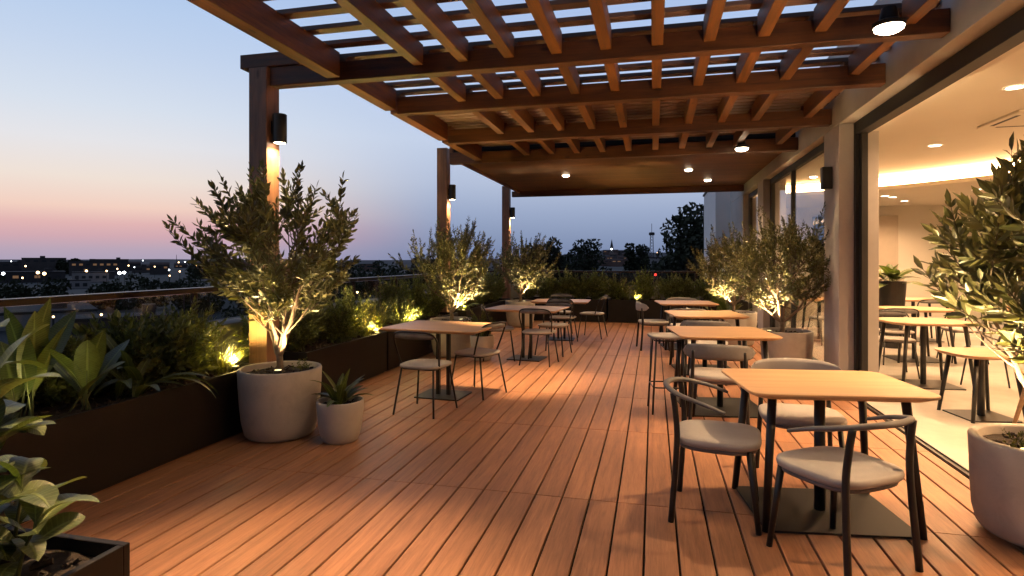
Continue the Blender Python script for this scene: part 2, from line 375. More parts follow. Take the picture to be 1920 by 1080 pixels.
# room: floor, cove, lower ceiling, door panel
struct(MB().box(2.106, 9.0, -3, 17, -.03, .002).build('room_floor', M['tile']))
arc = [(2.46, 14.25), (3.0, 14.1), (3.6, 13.85), (4.2, 13.5), (4.8, 13.05), (5.3, 12.55), (5.8, 11.95), (6.2, 11.2), (6.5, 10.2), (6.65, 9.0), (6.7, 7.0), (6.7, 3.0)]
def sm(pts, k=4):
    out = []
    for i in range(len(pts)-1):
        p0 = Vector(pts[max(i-1, 0)]); p1 = Vector(pts[i]); p2 = Vector(pts[i+1]); p3 = Vector(pts[min(i+2, len(pts)-1)])
        for j in range(k):
            t = j/k; out.append(.5*((2*p1)+(p2-p0)*t+(2*p0-5*p1+4*p2-p3)*t*t+(3*p1-p0-3*p2+p3)*t**3))
    out.append(Vector(pts[-1])); return out
sa = sm(arc)
def strip(pts, z0, z1, dx=0):
    vs = []; n = len(pts)
    for p in pts: vs += [(p.x-OFF.x+dx, p.y-OFF.y+dx, z0), (p.x-OFF.x+dx, p.y-OFF.y+dx, z1)]
    return MB().add(vs, [(2*i, 2*i+2, 2*i+3, 2*i+1) for i in range(n-1)])
strip(sa, 2.93, 3.12).build('cove_light', M['cove'], bd)
# lower ceiling slab: polygon from arc to far corner, top 2.92, with front lip
vs = []; n = len(sa)
for p in sa: vs += [(p.x-OFF.x, p.y-OFF.y, 2.85), (p.x-OFF.x, p.y-OFF.y, 2.925)]
lip = [p + (Vector((-.14, -.18)) if p.y > 9 else Vector((-.2, 0))) for p in sa]
low = []
for p in lip: low += [(p.x-OFF.x, p.y-OFF.y, 2.85), (p.x-OFF.x, p.y-OFF.y, 2.925)]
far = [(9.0, p.y) if p.y < 11 else (9.0 if k > 14 else p.x+.0, 17.0) for k, p in enumerate(sa)]
far = [Vector((min(9, p.x + 9) if p.y < 12 else p.x*1.25, 17 if p.y >= 12 else max(p.y, 3))) for p in sa]
mbc = MB()
idx = n
vv = [(p.x-OFF.x, p.y-OFF.y, 2.85) for p in lip] + [(9-OFF.x, 3-OFF.y, 2.85), (9-OFF.x, 17-OFF.y, 2.85), (2.46-OFF.x, 17-OFF.y, 2.85)]
mbc.add(vv, [tuple(range(len(vv)))])
vt = [(x, yy, 2.925) for x, yy, _ in vv]; mbc.add(vt, [tuple(range(len(vt)))])
mbc.add(low, [(2*i, 2*i+2, 2*i+3, 2*i+1) for i in range(n-1)])
mbc.build('dropped_ceiling', M['inner'], bd)
bb('inner_door', plain('door_panel', (.55, .47, .38), .6, var=.04), 5.1, 6.1, 16.93, 16.99, 0, 2.6)
bb('inner_window', glass('smoked', (.3, .28, .26)), 4.1, 4.9, 16.94, 16.99, .9, 2.6)
bb('counter', plain('counter_front', (.5, .42, .34), .6), 3.2, 5.6, 15.2, 15.8, 0, 1.05)
# AC cassette
ac = empty('ceiling_air_vent', (4.45, 8.2, 3.148), 0, 'square white air conditioning vent in the room ceiling', 'air vent')
MB().box(-.45, .45, -.45, .45, -.03, 0).build('panel', M['inner'], ac, bevel=.01)
v = MB()
for k in range(4):
    a = k*PI/2; c_, s_ = round(math.cos(a)), round(math.sin(a))
    pts = [(-.28, .34), (.28, .34), (.28, .39), (-.28, .39)]
    v.add([(x*c_-yy*s_, x*s_+yy*c_, -.032) for x, yy in pts], [(3, 2, 1, 0)])
v.build('slot', M['frame'], ac)
rm = empty('room_downlight', (0, 0, 0), 0, 'x', 'downlight')
MB().lathe([(.075, -.003), (.095, -.008), (.095, 0)], 28, close=False).build('trim_ring', M['inner'], rm)
MB().lathe([(.075, -.003), (.001, -.004)], 28, close=False).build('lens', M['lens_in'], rm)
used = [False]
for loc, lab, pw in [((3.45, 6.75, 3.146), 'round downlight in the room ceiling nearest the doorway top right', 200), ((4.05, 9.9, 3.146), 'single round downlight in the middle of the room ceiling', 200),
                     ((3.55, 11.6, 3.146), 'dim downlight in the room ceiling just left above the glowing cove', 120),
                     ((4.9, 14.3, 2.848), 'left downlight of the small row in the lowered ceiling', 60), ((5.15, 14.6, 2.848), 'second downlight from left in the lowered ceiling row', 60),
                     ((5.75, 15.6, 2.848), 'faint farthest downlight in the lowered ceiling', 60), ((6.2, 13.4, 2.848), 'right downlight in the lowered ceiling behind the leaves', 80)]:
    place(rm, used, loc, 0, lab, 'downlights in the cafe room')
    spot('room_light', (loc[0], loc[1], loc[2]-.02), pw*(4.1 if loc[1] > 7 else 2.1), (1, .60, .31), 150, .6, .06, (loc[0], loc[1], 0))
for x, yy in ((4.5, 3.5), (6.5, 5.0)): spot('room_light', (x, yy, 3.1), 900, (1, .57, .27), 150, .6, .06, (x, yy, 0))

# ------------------------------------------------------------------ tables and chairs
def rrect(w, d, r, n=6, chamfer=1.0):
    pts = []
    for cx, cy, a0 in ((w/2-r, d/2-r, 0), (-w/2+r, d/2-r, 90), (-w/2+r, -d/2+r, 180), (w/2-r, -d/2+r, 270)):
        for i in range(n+1):
            a = R(a0 + 90*i/n); pts.append((cx + r*math.cos(a), cy + r*math.sin(a)))
    return pts
def slab(mb, rings):
    """rings: list of (outline pts, z)"""
    n = len(rings[0][0]); vs = [(x, y, z) for o, z in rings for x, y in o]; k = len(rings)
    fs = [(i*n+j, i*n+(j+1) % n, (i+1)*n+(j+1) % n, (i+1)*n+j) for i in range(k-1) for j in range(n)]
    fs += [tuple(range(n-1, -1, -1)), tuple((k-1)*n+j for j in range(n))]
    return mb.add(vs, fs)
def make_table(w, d, kind, r=.09):
    t = empty('cafe_table', (0, 0, 0), 0, 'x', 'table')
    rings = [(rrect(w-.09, d-.09, r), .714), (rrect(w-.012, d-.012, r), .733), (rrect(w, d, r), .738), (rrect(w, d, r), .747), (rrect(w-.006, d-.006, r), .75)]
    slab(MB(), rings).build('tabletop', M['oak'], t)
    if kind == 'A':
        for sx in (-1, 1):
            for sy in (-1, 1):
                MB().tube([(sx*(w/2-.14), sy*(d/2-.13), .713), (sx*(w/2-.085), sy*(d/2-.07), 0)], [.024, .019], 14).build('leg', M['black'], t, smooth=True)
        MB().tube([(0, 0, .713), (0, 0, .01)], .03, 18).build('pedestal', M['black'], t, smooth=True)
        slab(MB(), [(rrect(w*.82, d*.84, .02), .001), (rrect(w*.82, d*.84, .02), .012)]).build('base_plate', M['frame'], t)
    else:
        for sx in (-.06, .06): MB().box(sx-.02, sx+.02, -.02, .02, .01, .7).build('pedestal', M['black'], t, bevel=.003)
        slab(MB(), [(rrect(.5, .42, .015), .001), (rrect(.5, .42, .015), .014)]).build('base_plate', M['black'], t)
    MB().box(-w*.3, w*.3, -.03, .03, .695, .713).build('top_bracket', M['black'], t)
    return t
def seat_mesh(w, d, z, th, dish=.012, taper=.06):
    n = 6; o = []
    for i in range(40):
        a = 2*PI*i/40; c_, s_ = math.cos(a), math.sin(a); e = 2/3.4
        x = w/2*math.copysign(abs(c_)**e, c_); yy = d/2*math.copysign(abs(s_)**e, s_); x *= 1 + taper*(yy/d)
        o.append((x, yy))
    def sc_(k): return [(x*k, yy*k) for x, yy in o]
    mb = MB(); slab(mb, [(sc_(.90), z-th), (sc_(.985), z-th*.75), (sc_(1.0), z-th*.4), (sc_(.985), z-th*.1), (sc_(.93), z), (sc_(.6), z-dish*.6), (sc_(.2), z-dish)])
    return mb
def make_chair(kind, backmat='seat', zb=.69):
    t = empty('cafe_chair', (0, 0, 0), 0, 'x', 'chair')
    if kind == 'wire':
        seat_mesh(.45, .43, .465, .032, .006).build('seat', M['seat'], t, smooth=True)
        lr = .0095
        for sx in (-1, 1): MB().tube([(sx*.17, .16, .43), (sx*.225, .215, 0)], lr, 8).build('leg', M['black'], t, smooth=True)
        for sx in (-1, 1): MB().tube([(sx*.17, -.16, .43), (sx*.215, -.235, 0)], lr, 8).build('leg', M['black'], t, smooth=True)
        fr = [(sx_, yy, .43) for sx_, yy in rrect(.36, .34, .05, 4)]; fr.append(fr[0])
        MB().tube(fr, .008, 6, cap=False).build('seat_frame', M['black'], t, smooth=True)
        hoop = sm([(-.2, -.1, .43), (-.225, -.16, .6), (-.225, -.205, .72), (-.17, -.245, .775), (0, -.265, .785), (.17, -.245, .775), (.225, -.205, .72), (.225, -.16, .6), (.2, -.1, .43)], 5)
        MB().tube([Vector(p) for p in hoop], lr, 8).build('back_frame', M['black'], t, smooth=True)
        band = MB(); N = 14; vs = []
        for i in range(N+1):
            a = -1+2*i/N; x = a*.205; yy = -.262+.045*a*a
            hgt = .055*(1-.25*a*a)
            vs += [(x, yy, .775-.012*a*a), (x, yy+.004, .775-hgt-.012*a*a), (x, yy-.012, .775-.012*a*a), (x, yy-.008, .775-hgt-.012*a*a)]
        fs = []
        for i in range(N):
            b_ = 4*i; fs += [(b_, b_+1, b_+5, b_+4), (b_+2, b_+6, b_+7, b_+3), (b_, b_+4, b_+6, b_+2), (b_+1, b_+3, b_+7, b_+5)]
        band.add(vs, fs).build('back_band', M['railseat'], t, smooth=True)
    elif kind == 'arm':
        seat_mesh(.49, .47, .465, .045, .014).build('seat', M['seat'], t, smooth=True)
        seat_mesh(.45, .43, .424, .03, 0).build('seat_pan', M['railseat'], t, smooth=True)
        for sx in (-1, 1):
            MB().tube([(sx*.19, .17, .42), (sx*.225, .215, 0)], [.018, .0145], 12).build('leg', M['black'], t, smooth=True)
            MB().tube(sm([(sx*.235, -.235, 0), (sx*.215, -.205, .42), (sx*.205, -.213, .6), (sx*.2, -.228, .707)], 4), .0165, 12).build('leg', M['black'], t, smooth=True)
        pts = sm([(-.275, .05, .635), (-.27, -.06, .672), (-.225, -.19, .704), (-.12, -.262, .72), (0, -.285, .724), (.12, -.262, .72), (.225, -.19, .704), (.27, -.06, .672), (.275, .05, .635)], 5)
        k = len(pts); rad = [.011 + .008*math.sin(PI*i/(k-1)) for i in range(k)]
        MB().tube([Vector(p) for p in pts], rad, 12, flat=.8).build('arm_rail', M['railseat'], t, smooth=True)
    else:  # shell band back
        seat_mesh(.5, .47, .465, .045, .012).build('seat', M['seat'], t, smooth=True)
        seat_mesh(.45, .43, .424, .03, 0).build('seat_pan', M['railseat'], t, smooth=True)
        for sx in (-1, 1):
            MB().tube([(sx*.19, .17, .42), (sx*.225, .215, 0)], [.017, .0135], 12).build('leg', M['black'], t, smooth=True)
            MB().tube(sm([(sx*.235, -.235, 0), (sx*.215, -.205, .42), (sx*.21, -.21, .55), (sx*.205, -.215, .68)], 4), .0155, 12).build('leg', M['black'], t, smooth=True)
        band = MB(); N = 24; vs = []; ring = 10
        for i in range(N+1):
            a = -1+2*i/N; x = .285*math.sin(a*1.25)/math.sin(1.25); yy = -.27+.2*(1-math.cos(a*1.25))
            hh = .075*math.sqrt(max(0.02, 1-a**4)); zc = zb+.012*(1-a*a)
            for j in range(ring):
                b_ = 2*PI*j/ring; vs.append((x+.012*math.cos(b_)*math.sin(a*1.2), yy+.012*math.cos(b_), zc+hh*.95*math.sin(b_)))
        fs = [(i*ring+j, i*ring+(j+1) % ring, (i+1)*ring+(j+1) % ring, (i+1)*ring+j) for i in range(N) for j in range(ring)]
        fs += [tuple(range(ring)), tuple(N*ring+j for j in range(ring))]
        band.add(vs, fs).build('backrest', M[backmat], t, smooth=True)
    return t
tA = make_table(.96, .74, 'A'); uA = [False]
tA2 = make_table(.92, .90, 'A'); uA2 = [False]
tB = make_table(1.08, .86, 'B', .03); uB = [False]
G1 = 'oak tables down the right side of the deck'; G2 = 'oak tables down the left side of the deck'
place(tA, uA, (.935, 3.715, 0), R(7.5), 'largest oak table in the right foreground with rounded corners and four black legs', G1)
place(tA2, uA2, (.64, 6.1, 0), R(8), 'oak table second from the front in the right row, by the potted tree', G1)
place(tA2, uA2, (.66, 8.12, 0), R(9), 'oak table third from the front in the right row', G1, .9 and 1)
place(tA2, uA2, (.52, 10.2, 0), R(7), 'farthest small oak table in the right row', G1)
place(tB, uB, (-2.19, 5.95, 0), R(-4), 'oak table nearest the viewer in the left row, beside the big concrete pot', G2)
place(tB, uB, (-1.81, 8.46, 0), R(-6), 'oak table in the middle of the left row', G2)
place(tB, uB, (-1.64, 10.68, 0), R(2), 'farthest oak table of the left row near the back planter', G2, .95)
cA, ca = make_chair('arm'), [False]; cS, cs = make_chair('shell'), [False]; cW, cw = make_chair('wire'), [False]; cD, cd = make_chair('shell', 'railseat', .665), [False]  # cD: backlit shade put into the backrest colour via the dark rail material
GC = 'padded grey cafe chairs on the deck'
place(cA, ca, (.88, 3.16, 0), R(36), 'armchair with thin curved rail and grey seat, turned, nearest the viewer at the front table', GC)
place(cA, ca, (.36, 3.57, 0), R(-98), 'armchair with dark curved rail at the left side of the front table', GC)
place(cS, cs, (.93, 4.15, 0), R(178), 'chair with wide pale rounded back on the far side of the front table', GC)
place(cD, cd, (.56, 5.45, 0), R(-6), 'chair with oval back coloured dark as if backlit pulled to the near side of the second right table', GC)
place(cD, cd, (.62, 7.45, 0), R(-8), 'chair with rounded back before the third right table', GC)
place(cA, ca, (.5, 9.35, 0), R(4), 'chair with thin rail before the farthest right table', GC)
place(cS, cs, (.0, 9.9, 0), R(-80), 'chair seen side on with pale curved back left of the farthest right table', GC)
place(cS, cs, (.5, 10.95, 0), R(180), 'chair behind the farthest right table, only its pale back showing', GC)
GW = 'thin wire framed cafe chairs in the left row'
place(cW, cw, (-2.13, 5.3, 0), R(-8), 'wire chair with its back to the viewer before the nearest left table', GW, 1.0)
place(cW, cw, (-1.86, 6.12, 0), R(70), 'wire chair tucked under the right side of the nearest left table', GW, 1.0)
place(cW, cw, (-1.56, 8.1, 0), R(-5), 'wire chair before the middle left table with its back to the viewer', GW)
place(cW, cw, (-2.2, 8.35, 0), R(-75), 'wire chair at the left side of the middle left table', GW)
place(cW, cw, (-1.5, 8.98, 0), R(170), 'wire chair on the far side of the middle left table', GW)
place(cW, cw, (-1.55, 10.25, 0), R(-4), 'wire chair before the farthest left table', GW)
place(cW, cw, (-1.12, 11.1, 0), R(80), 'wire chair right of the farthest left table', GW)
place(cW, cw, (-1.75, 11.3, 0), R(185), 'wire chair behind the farthest left table, only its back showing', GW)
# tall stool left of second right table
st = empty('bar_stool', (.13, 5.85, 0), R(8), 'tall thin legged stool with round grey seat left of the second right table', 'stool')
seat_mesh(.36, .34, .735, .03, .006).build('seat', M['seat'], st, smooth=True)
for sx in (-1, 1):
    for sy in (-1, 1): MB().tube([(sx*.12, sy*.12, .705), (sx*.16, sy*.16, 0)], .0095 if sx < 0 else .013, 10).build('leg', M['black'], st, smooth=True)
fr = [(x, yy, .69) for x, yy in rrect(.27, .27, .05, 4)]; fr.append(fr[0]); MB().tube(fr, .008, 6, cap=False).build('seat_frame', M['black'], st, smooth=True)
fr = [(x, yy, .25) for x, yy in rrect(.30, .30, .04, 4)]; fr.append(fr[0]); MB().tube(fr, .007, 6, cap=False).build('footrest', M['black'], st, smooth=True)
# room furniture
def room_table(loc, w, d, h, lab, rz=0, legs=True):
    t = empty('room_table', loc, rz, lab, 'table', 'oak tables inside the room')
    slab(MB(), [(rrect(w-.06, d-.06, min(w, d)*.3), h-.03), (rrect(w, d, min(w, d)*.32), h-.012), (rrect(w, d, min(w, d)*.32), h)]).build('tabletop', M['oak'], t)
    for sx in (-1, 1):
        for sy in (-1, 1): MB().tube([(sx*(w/2-.15), sy*(d/2-.12), h-.03), (sx*(w/2-.08), sy*(d/2-.07), 0)], [.022, .016], 10).build('leg', M['black'], t, smooth=True)
    MB().tube([(0, 0, h-.03), (0, 0, .01)], .03, 12).build('pedestal', M['black'], t)
    slab(MB(), [(rrect(w*.7, d*.7, .02), .003), (rrect(w*.7, d*.7, .02), .014)]).build('base_plate', M['black'], t)
room_table((3.05, 7.75, 0), .9, .75, .75, 'oak table inside the room nearest the door jamb', R(6))
room_table((3.7, 9.7, 0), .9, .8, .75, 'second oak table inside the room behind the nearest one', R(6))
room_table((4.6, 12.1, 0), 1.1, .8, .75, 'farthest oak table inside the room below the leafy planter', R(4))
room_table((2.95, 6.3, 0), .62, .6, .60, 'low round oak table on a dark base plate inside the doorway', R(10))
room_table((5.4, 10.1, 0), 1.2, .8, .75, 'wide oak table inside the room behind the potted shrub', R(5))
ws = empty('wooden_stool', (3.35, 5.95, 0), R(15), 'low stool with splayed wooden legs inside the doorway behind the shrub', 'stool')
seat_mesh(.46, .42, .48, .03, .01).build('seat', M['oak'], ws, smooth=True)
for sx in (-1, 1):
    for sy in (-1, 1): MB().tube([(sx*.13, sy*.11, .455), (sx*.22, sy*.18, 0)], [.024, .015], 10).build('leg', M['oak'], ws, smooth=True)
for (x, yy, rz, lab) in [(2.95, 8.35, 175, 'dark wire chair behind the nearest room table'), (3.65, 7.6, 80, 'dark wire chair right of the nearest room table'), (3.3, 9.3, 0, 'dark wire chair before the second room table'),
                         (4.3, 9.7, 90, 'dark wire chair right of the second room table'), (4.6, 11.5, 0, 'dark wire chair before the farthest room table'), (5.1, 9.4, 10, 'dark wire chair before the wide room table'),
                         (2.9, 11.2, 20, 'dark chair seen through the window glass behind the right potted tree')]:
    place(cW, cw, (x, yy, .003), R(rz), lab, 'wire chairs inside the room')
room_table((2.95, 11.75, 0), .9, .8, .75, 'oak table seen through the window glass between the columns', 0)

# ------------------------------------------------------------------ foliage helpers
def rot_basis(d, roll):
    d = d.normalized(); a = Vector((0, 0, 1)) if abs(d.z) < .95 else Vector((1, 0, 0))
    s = d.cross(a).normalized(); u = s.cross(d); c_, s_ = math.cos(roll), math.sin(roll)
    return d, s*c_+u*s_, u*c_-s*s_
def leaf(mb, p, d, L, W, roll, bend=.12, seg=3):
    d, s, u = rot_basis(d, roll)
    if seg == 3:
        prof = [(0, 0.06), (.3, .85), (.62, .9), (1, 0)]
    else:
        prof = [(0, .12), (.15, .6), (.35, 1), (.6, .95), (.82, .55), (1, 0)]
    vs = []; k = len(prof)
    for t, w in prof:
        c0 = p + d*(L*t) - u*(bend*L*t*t)
        if w == 0: vs.append(c0)
        else:
            vs += [c0 - s*(W/2*w) + u*(W*.18*w), c0, c0 + s*(W/2*w) + u*(W*.18*w)]
    fs = []
    for i in range(k-2): b_ = 3*i; fs += [(b_, b_+1, b_+4, b_+3), (b_+1, b_+2, b_+5, b_+4)]
    b_ = 3*(k-2); fs += [(b_, b_+1, b_+3), (b_+1, b_+2, b_+3)]
    mb.add(vs, fs)
def bez(a, b, c, n):
    return [a*(1-t)**2 + b*2*t*(1-t) + c*t*t for t in [i/n for i in range(n+1)]]
def leafy_twig(mb, pts, rg, L, W, start=.35, gap=.022, up=.9):
    # walk along polyline placing opposite leaves
    tot = sum((pts[i+1]-pts[i]).length for i in range(len(pts)-1)); s = tot*start; ph = rg.uniform(0, PI)
    while s < tot:
        r_ = s; i = 0
        while i < len(pts)-2 and r_ > (pts[i+1]-pts[i]).length: r_ -= (pts[i+1]-pts[i]).length; i += 1
        e = pts[i+1]-pts[i]; d = e.normalized(); p = pts[i] + d*min(r_, e.length)
        _, sx, ux = rot_basis(d, ph)
        for sg in (-1, 1):
            dd = d*up + sx*sg*rg.uniform(.55, .95) + Vector((rg.gauss(0, .15), rg.gauss(0, .15), rg.gauss(0, .15)))
            ls = L*rg.uniform(.65, 1.15)*(1-.35*(s/tot)**3)
            leaf(mb, p, dd, ls, W*rg.uniform(.8, 1.15)*ls/L, rg.uniform(-.7, .7)+ph*.3, rg.uniform(-.05, .3))
        ph += 1.57+rg.gauss(0, .25); s += gap*rg.uniform(.75, 1.3)
    leaf(mb, pts[-1], pts[-1]-pts[-2], L*.8, W*.8, rg.uniform(0, 3), .05)
def make_tree(loc, label, stems, cc, cr, ntw, L, W, seed, group=None, gap=.024, low=.0, lean=(0, 0), trunk_r=.026, twl=(.3, .62), fork_h=.17, over=1.0):
    """loc: soil point; stems: list of end points (relative), cc crown centre, cr crown radii"""
    rg = random.Random(seed)
    t = empty('potted_tree', loc, 0, label, 'tree', group)
    tb, lf, tw = MB(), MB(), MB(); base = Vector((0, 0, -.03)); fork = Vector((lean[0], lean[1], fork_h))
    tb.tube([base, base*.5+fork*.5+Vector((.004, .003, 0)), fork], [trunk_r*1.35, trunk_r*1.1, trunk_r*1.05], 10)
    nodes = []
    for e in stems:
        e = Vector(e); mid = fork.lerp(e, .45) + Vector((rg.gauss(0, .03), rg.gauss(0, .03), rg.gauss(0, .02)))
        pts = bez(fork - Vector((0, 0, .03)), mid + Vector((e.x*.12, e.y*.12, -.06)), e, 12)
        pts = [p + Vector((rg.gauss(0, .006), rg.gauss(0, .006), 0)) if 0 < i else p for i, p in enumerate(pts)]
        k = len(pts); tb.tube(pts, [trunk_r*(.8 - .62*i/(k-1)) for i in range(k)], 8)
        nodes += [(p, trunk_r*(.8-.62*i/(k-1))) for i, p in enumerate(pts) if i >= 4]
        # secondary branches
        for q in range(4):
            i = rg.randint(4, 10); a = rg.uniform(0, 2*PI)
            d = Vector((math.cos(a), math.sin(a), rg.uniform(.35, 1.2))).normalized()
            b1 = pts[i]; ln = rg.uniform(.25, .5)*max(cr)*1.2
            sp = bez(b1, b1 + d*ln*.5 + Vector((0, 0, -.01)), b1 + d*ln + Vector((0, 0, ln*.2)), 6)
            r0 = trunk_r*.34; tb.tube(sp, [r0*(1-.7*j/6) for j in range(7)], 6)
            nodes += [(p, r0*.5) for p in sp[2:]]
    cc = Vector(cc); cr = Vector(cr)
    for i in range(ntw):
        # target in crown shell
        a = rg.uniform(0, 2*PI); cz = rg.uniform(-1, 1); rr = rg.uniform(.35, 1)**.45
        q = math.sqrt(1-cz*cz); irr = 1 + .22*math.sin(3*a+seed) + .14*math.sin(5*cz*2+seed*2)
        sh = over > 0 and i % 7 == 0
        if sh: rr = rg.uniform(1.05, 1.05+.2*over); cz = abs(cz)*.9; q = math.sqrt(1-cz*cz)
        tg = cc + Vector((q*math.cos(a)*cr.x*rr*irr, q*math.sin(a)*cr.y*rr*irr, cz*cr.z*rr*(1.0 if cz < 0 else 1+.18*math.sin(4*a+seed))))
        if tg.z < low: continue
        cand = [n_ for n_ in nodes if n_[0].z < tg.z + .08] or nodes
        st_ = min(cand, key=lambda n_: abs((n_[0]-tg).length - rg.uniform(*twl)))[0]
        v = tg - st_; ctrl = st_ + v*.5 + Vector((v.x*.12, v.y*.12, -.10*v.length))
        end = tg + Vector((0, 0, .06*v.length))
        pts = bez(st_, ctrl, end, 7)
        tw.tube(pts, [.004*(1-.7*j/7) + .0006 for j in range(8)], 4, cap=False)
        leafy_twig(lf, pts, rg, L, W, rg.uniform(.25, .45), gap)
        if rg.random() < .6:
            m = pts[4]; d = (pts[5]-pts[3]).normalized(); _, sx, _u = rot_basis(d, rg.uniform(0, 6.3))
            p2 = bez(m, m + d*.08 + sx*.04, m + d*.14 + sx*.12 + Vector((0, 0, .04)), 4)
            tw.tube(p2, .002, 4, cap=False); leafy_twig(lf, p2, rg, L*.9, W*.9, .2, gap)
    tb.build('trunk', M['bark'], t, smooth=True); lf.build('crown', M['leaf'], t, smooth=False); tw.build('twigs', M['twig'], t)
    return t
def uplight(loc, label, target, power, col=(1, .70, .34), cone=95, group='garden spotlights'):
    r = empty('garden_spotlight', loc, 0, label, 'spotlight', group)
    MB().lathe([(.03, 0), (.033, .004), (.033, .05), (.028, .053)], 20).build('lamp_housing', M['black'], r, smooth=False)
    MB().lathe([(.027, .054), (.001, .057)], 20, close=False).build('lens', M['upl'], r)
    spot('uplight_beam', (loc[0], loc[1], loc[2]+.075), power, col, cone, .7, .03, target)
    if cone >= 165: point('uplight_glow', (loc[0]+.02, loc[1]-.05, loc[2]+.14), 4.5, (1, .70, .2), .05)  # extra point light added without a fixture, brightens the foliage nearby
    return r
def make_pot(loc, R_, Hh, mat, label, taper=.78, cat='plant pot', rim=.03, group=None):
    t = empty('plant_pot', loc, 0, label, cat, group)
    b = R_*taper
    prof = [(.001, .0), (b*.80, .0), (b*.90, .010), (b*.97, .035), (b+(R_-b)*.3, Hh*.22), (b+(R_-b)*.62, Hh*.45), (R_*.985, Hh*.75), (R_, Hh-.012), (R_-.006, Hh), (R_-rim+.005, Hh), (R_-rim, Hh-.01), (R_-rim-.005, Hh-.12)]
    o = MB().lathe(prof, 64, close=False).build('pot_shell', mat, t, smooth=True)
    rg = random.Random(int(R_*1e4)); s = MB(); rs = R_-rim-.001
    n = 22; vs = [(0, 0, Hh-.045)]
    for j in range(1, 7):
        for i in range(n):
            a = 2*PI*i/n; rr = rs*j/6; vs.append((rr*math.cos(a), rr*math.sin(a), Hh-.05+rg.uniform(-.006, .012)*(j < 6)))
    fs = [(0, 1+i, 1+(i+1) % n) for i in range(n)]
    for j in range(5): fs += [(1+j*n+i, 1+(j+1)*n+i, 1+(j+1)*n+(i+1) % n, 1+j*n+(i+1) % n) for i in range(n)]
    s.add(vs, fs)
    for q in range(90):
        a = rg.uniform(0, 6.28); rr = rs*math.sqrt(rg.random())*.95; L = rg.uniform(.008, .02)
        d = Vector((rg.gauss(0, 1), rg.gauss(0, 1), rg.gauss(0, .4))).normalized(); p = Vector((rr*math.cos(a), rr*math.sin(a), Hh-.04))
        s.tube([p-d*L, p+d*L], L*.4, 5)
    s.build('soil', M['soil'], t)
    return t
def ground_weeds(mb, cx, cy, z, n, rg, L=.05, rad=.15):
    for q in range(n):
        a = rg.uniform(0, 6.28); rr = rad*math.sqrt(rg.random()); p = Vector((cx+rr*math.cos(a), cy+rr*math.sin(a), z)); h = rg.uniform(.03, .10)
        pts = bez(p, p+Vector((rg.gauss(0, .01), rg.gauss(0, .01), h*.6)), p+Vector((rg.gauss(0, .03), rg.gauss(0, .03), h)), 3)
        leafy_twig(mb, pts, rg, L*.45, L*.2, .15, .012)
def blade(mb, p, az, L, W, up, droop, rg, seg=7, fold=.25, prof=None):
    """strap leaf: starts at angle up (rad from horizontal) and droops"""
    vs = []; pos = Vector(p); el = up; h = Vector((math.cos(az), math.sin(az), 0)); sd = Vector((-h.y, h.x, 0)); st = L/seg
    tw = rg.uniform(-.5, .5)
    for i in range(seg+1):
        t = i/seg
        w = prof(t) if prof else math.sin(PI*min(1, .12+.88*t))**.7 if t < 1 else 0
        w = max(w, .02)*W/2
        d = h*math.cos(el)+Vector((0, 0, math.sin(el))); nn = (sd.cross(d)*-1).normalized()
        s2 = (sd*math.cos(tw*t)+nn*math.sin(tw*t))
        vs += [pos - s2*w + nn*w*fold, pos.copy(), pos + s2*w + nn*w*fold]
        pos = pos + d*st; el -= droop/seg
    fs = []
    for i in range(seg): b_ = 3*i; fs += [(b_, b_+1, b_+4, b_+3), (b_+1, b_+2, b_+5, b_+4)]
    o0 = len(mb.v)
    for i in range(seg+1):
        for k in range(3): mb.a[o0+3*i+k] = (1.0 if k == 1 else 0.0, L*i/seg, 1.0)
    mb.add(vs, fs); return pos
BROADP = lambda t: (0.03 if t < .28 else math.sin(PI*((t-.28)/.72)**.8)**.75 if t < .999 else .0)
LANCE = lambda t: math.sin(PI*(t*.92+.05))**.8
def broad_plant(loc, label, n, L, W, seed, up=(.7, 1.45), droop=(.3, 1.2), group=None, mat='broad', prof=BROADP, name='broadleaf_plant', spread=.08, seg=12, azr=(0, 6.283)):
    rg = random.Random(seed); t = empty(name, loc, 0, label, 'plant', group); mb, stb = MB(), MB()
    for i in range(n):
        az = azr[0] + (azr[1]-azr[0])*((i*.618) % 1) + rg.gauss(0, .2); l = L*rg.uniform(.7, 1.1); p = Vector((rg.gauss(0, spread*.5), rg.gauss(0, spread*.5), -.02)); u = rg.uniform(*up); dr = rg.uniform(*droop)
        blade(mb, p, az, l, W*rg.uniform(.75, 1.1), u, dr, rg, seg, .22, prof)
        if prof is BROADP:
            h = Vector((math.cos(az), math.sin(az), 0)); pts = [p]; el = u
            for k in range(6): pts.append(pts[-1] + (h*math.cos(el)+Vector((0, 0, math.sin(el))))*(l/seg)); el -= dr/seg
            stb.tube(pts, [.007, .006, .006, .005, .004, .003, .002], 6)
    mb.build('foliage', M[mat], t, smooth=True)
    if stb.v: stb.build('stems', M['stem'], t, smooth=True)
    return t
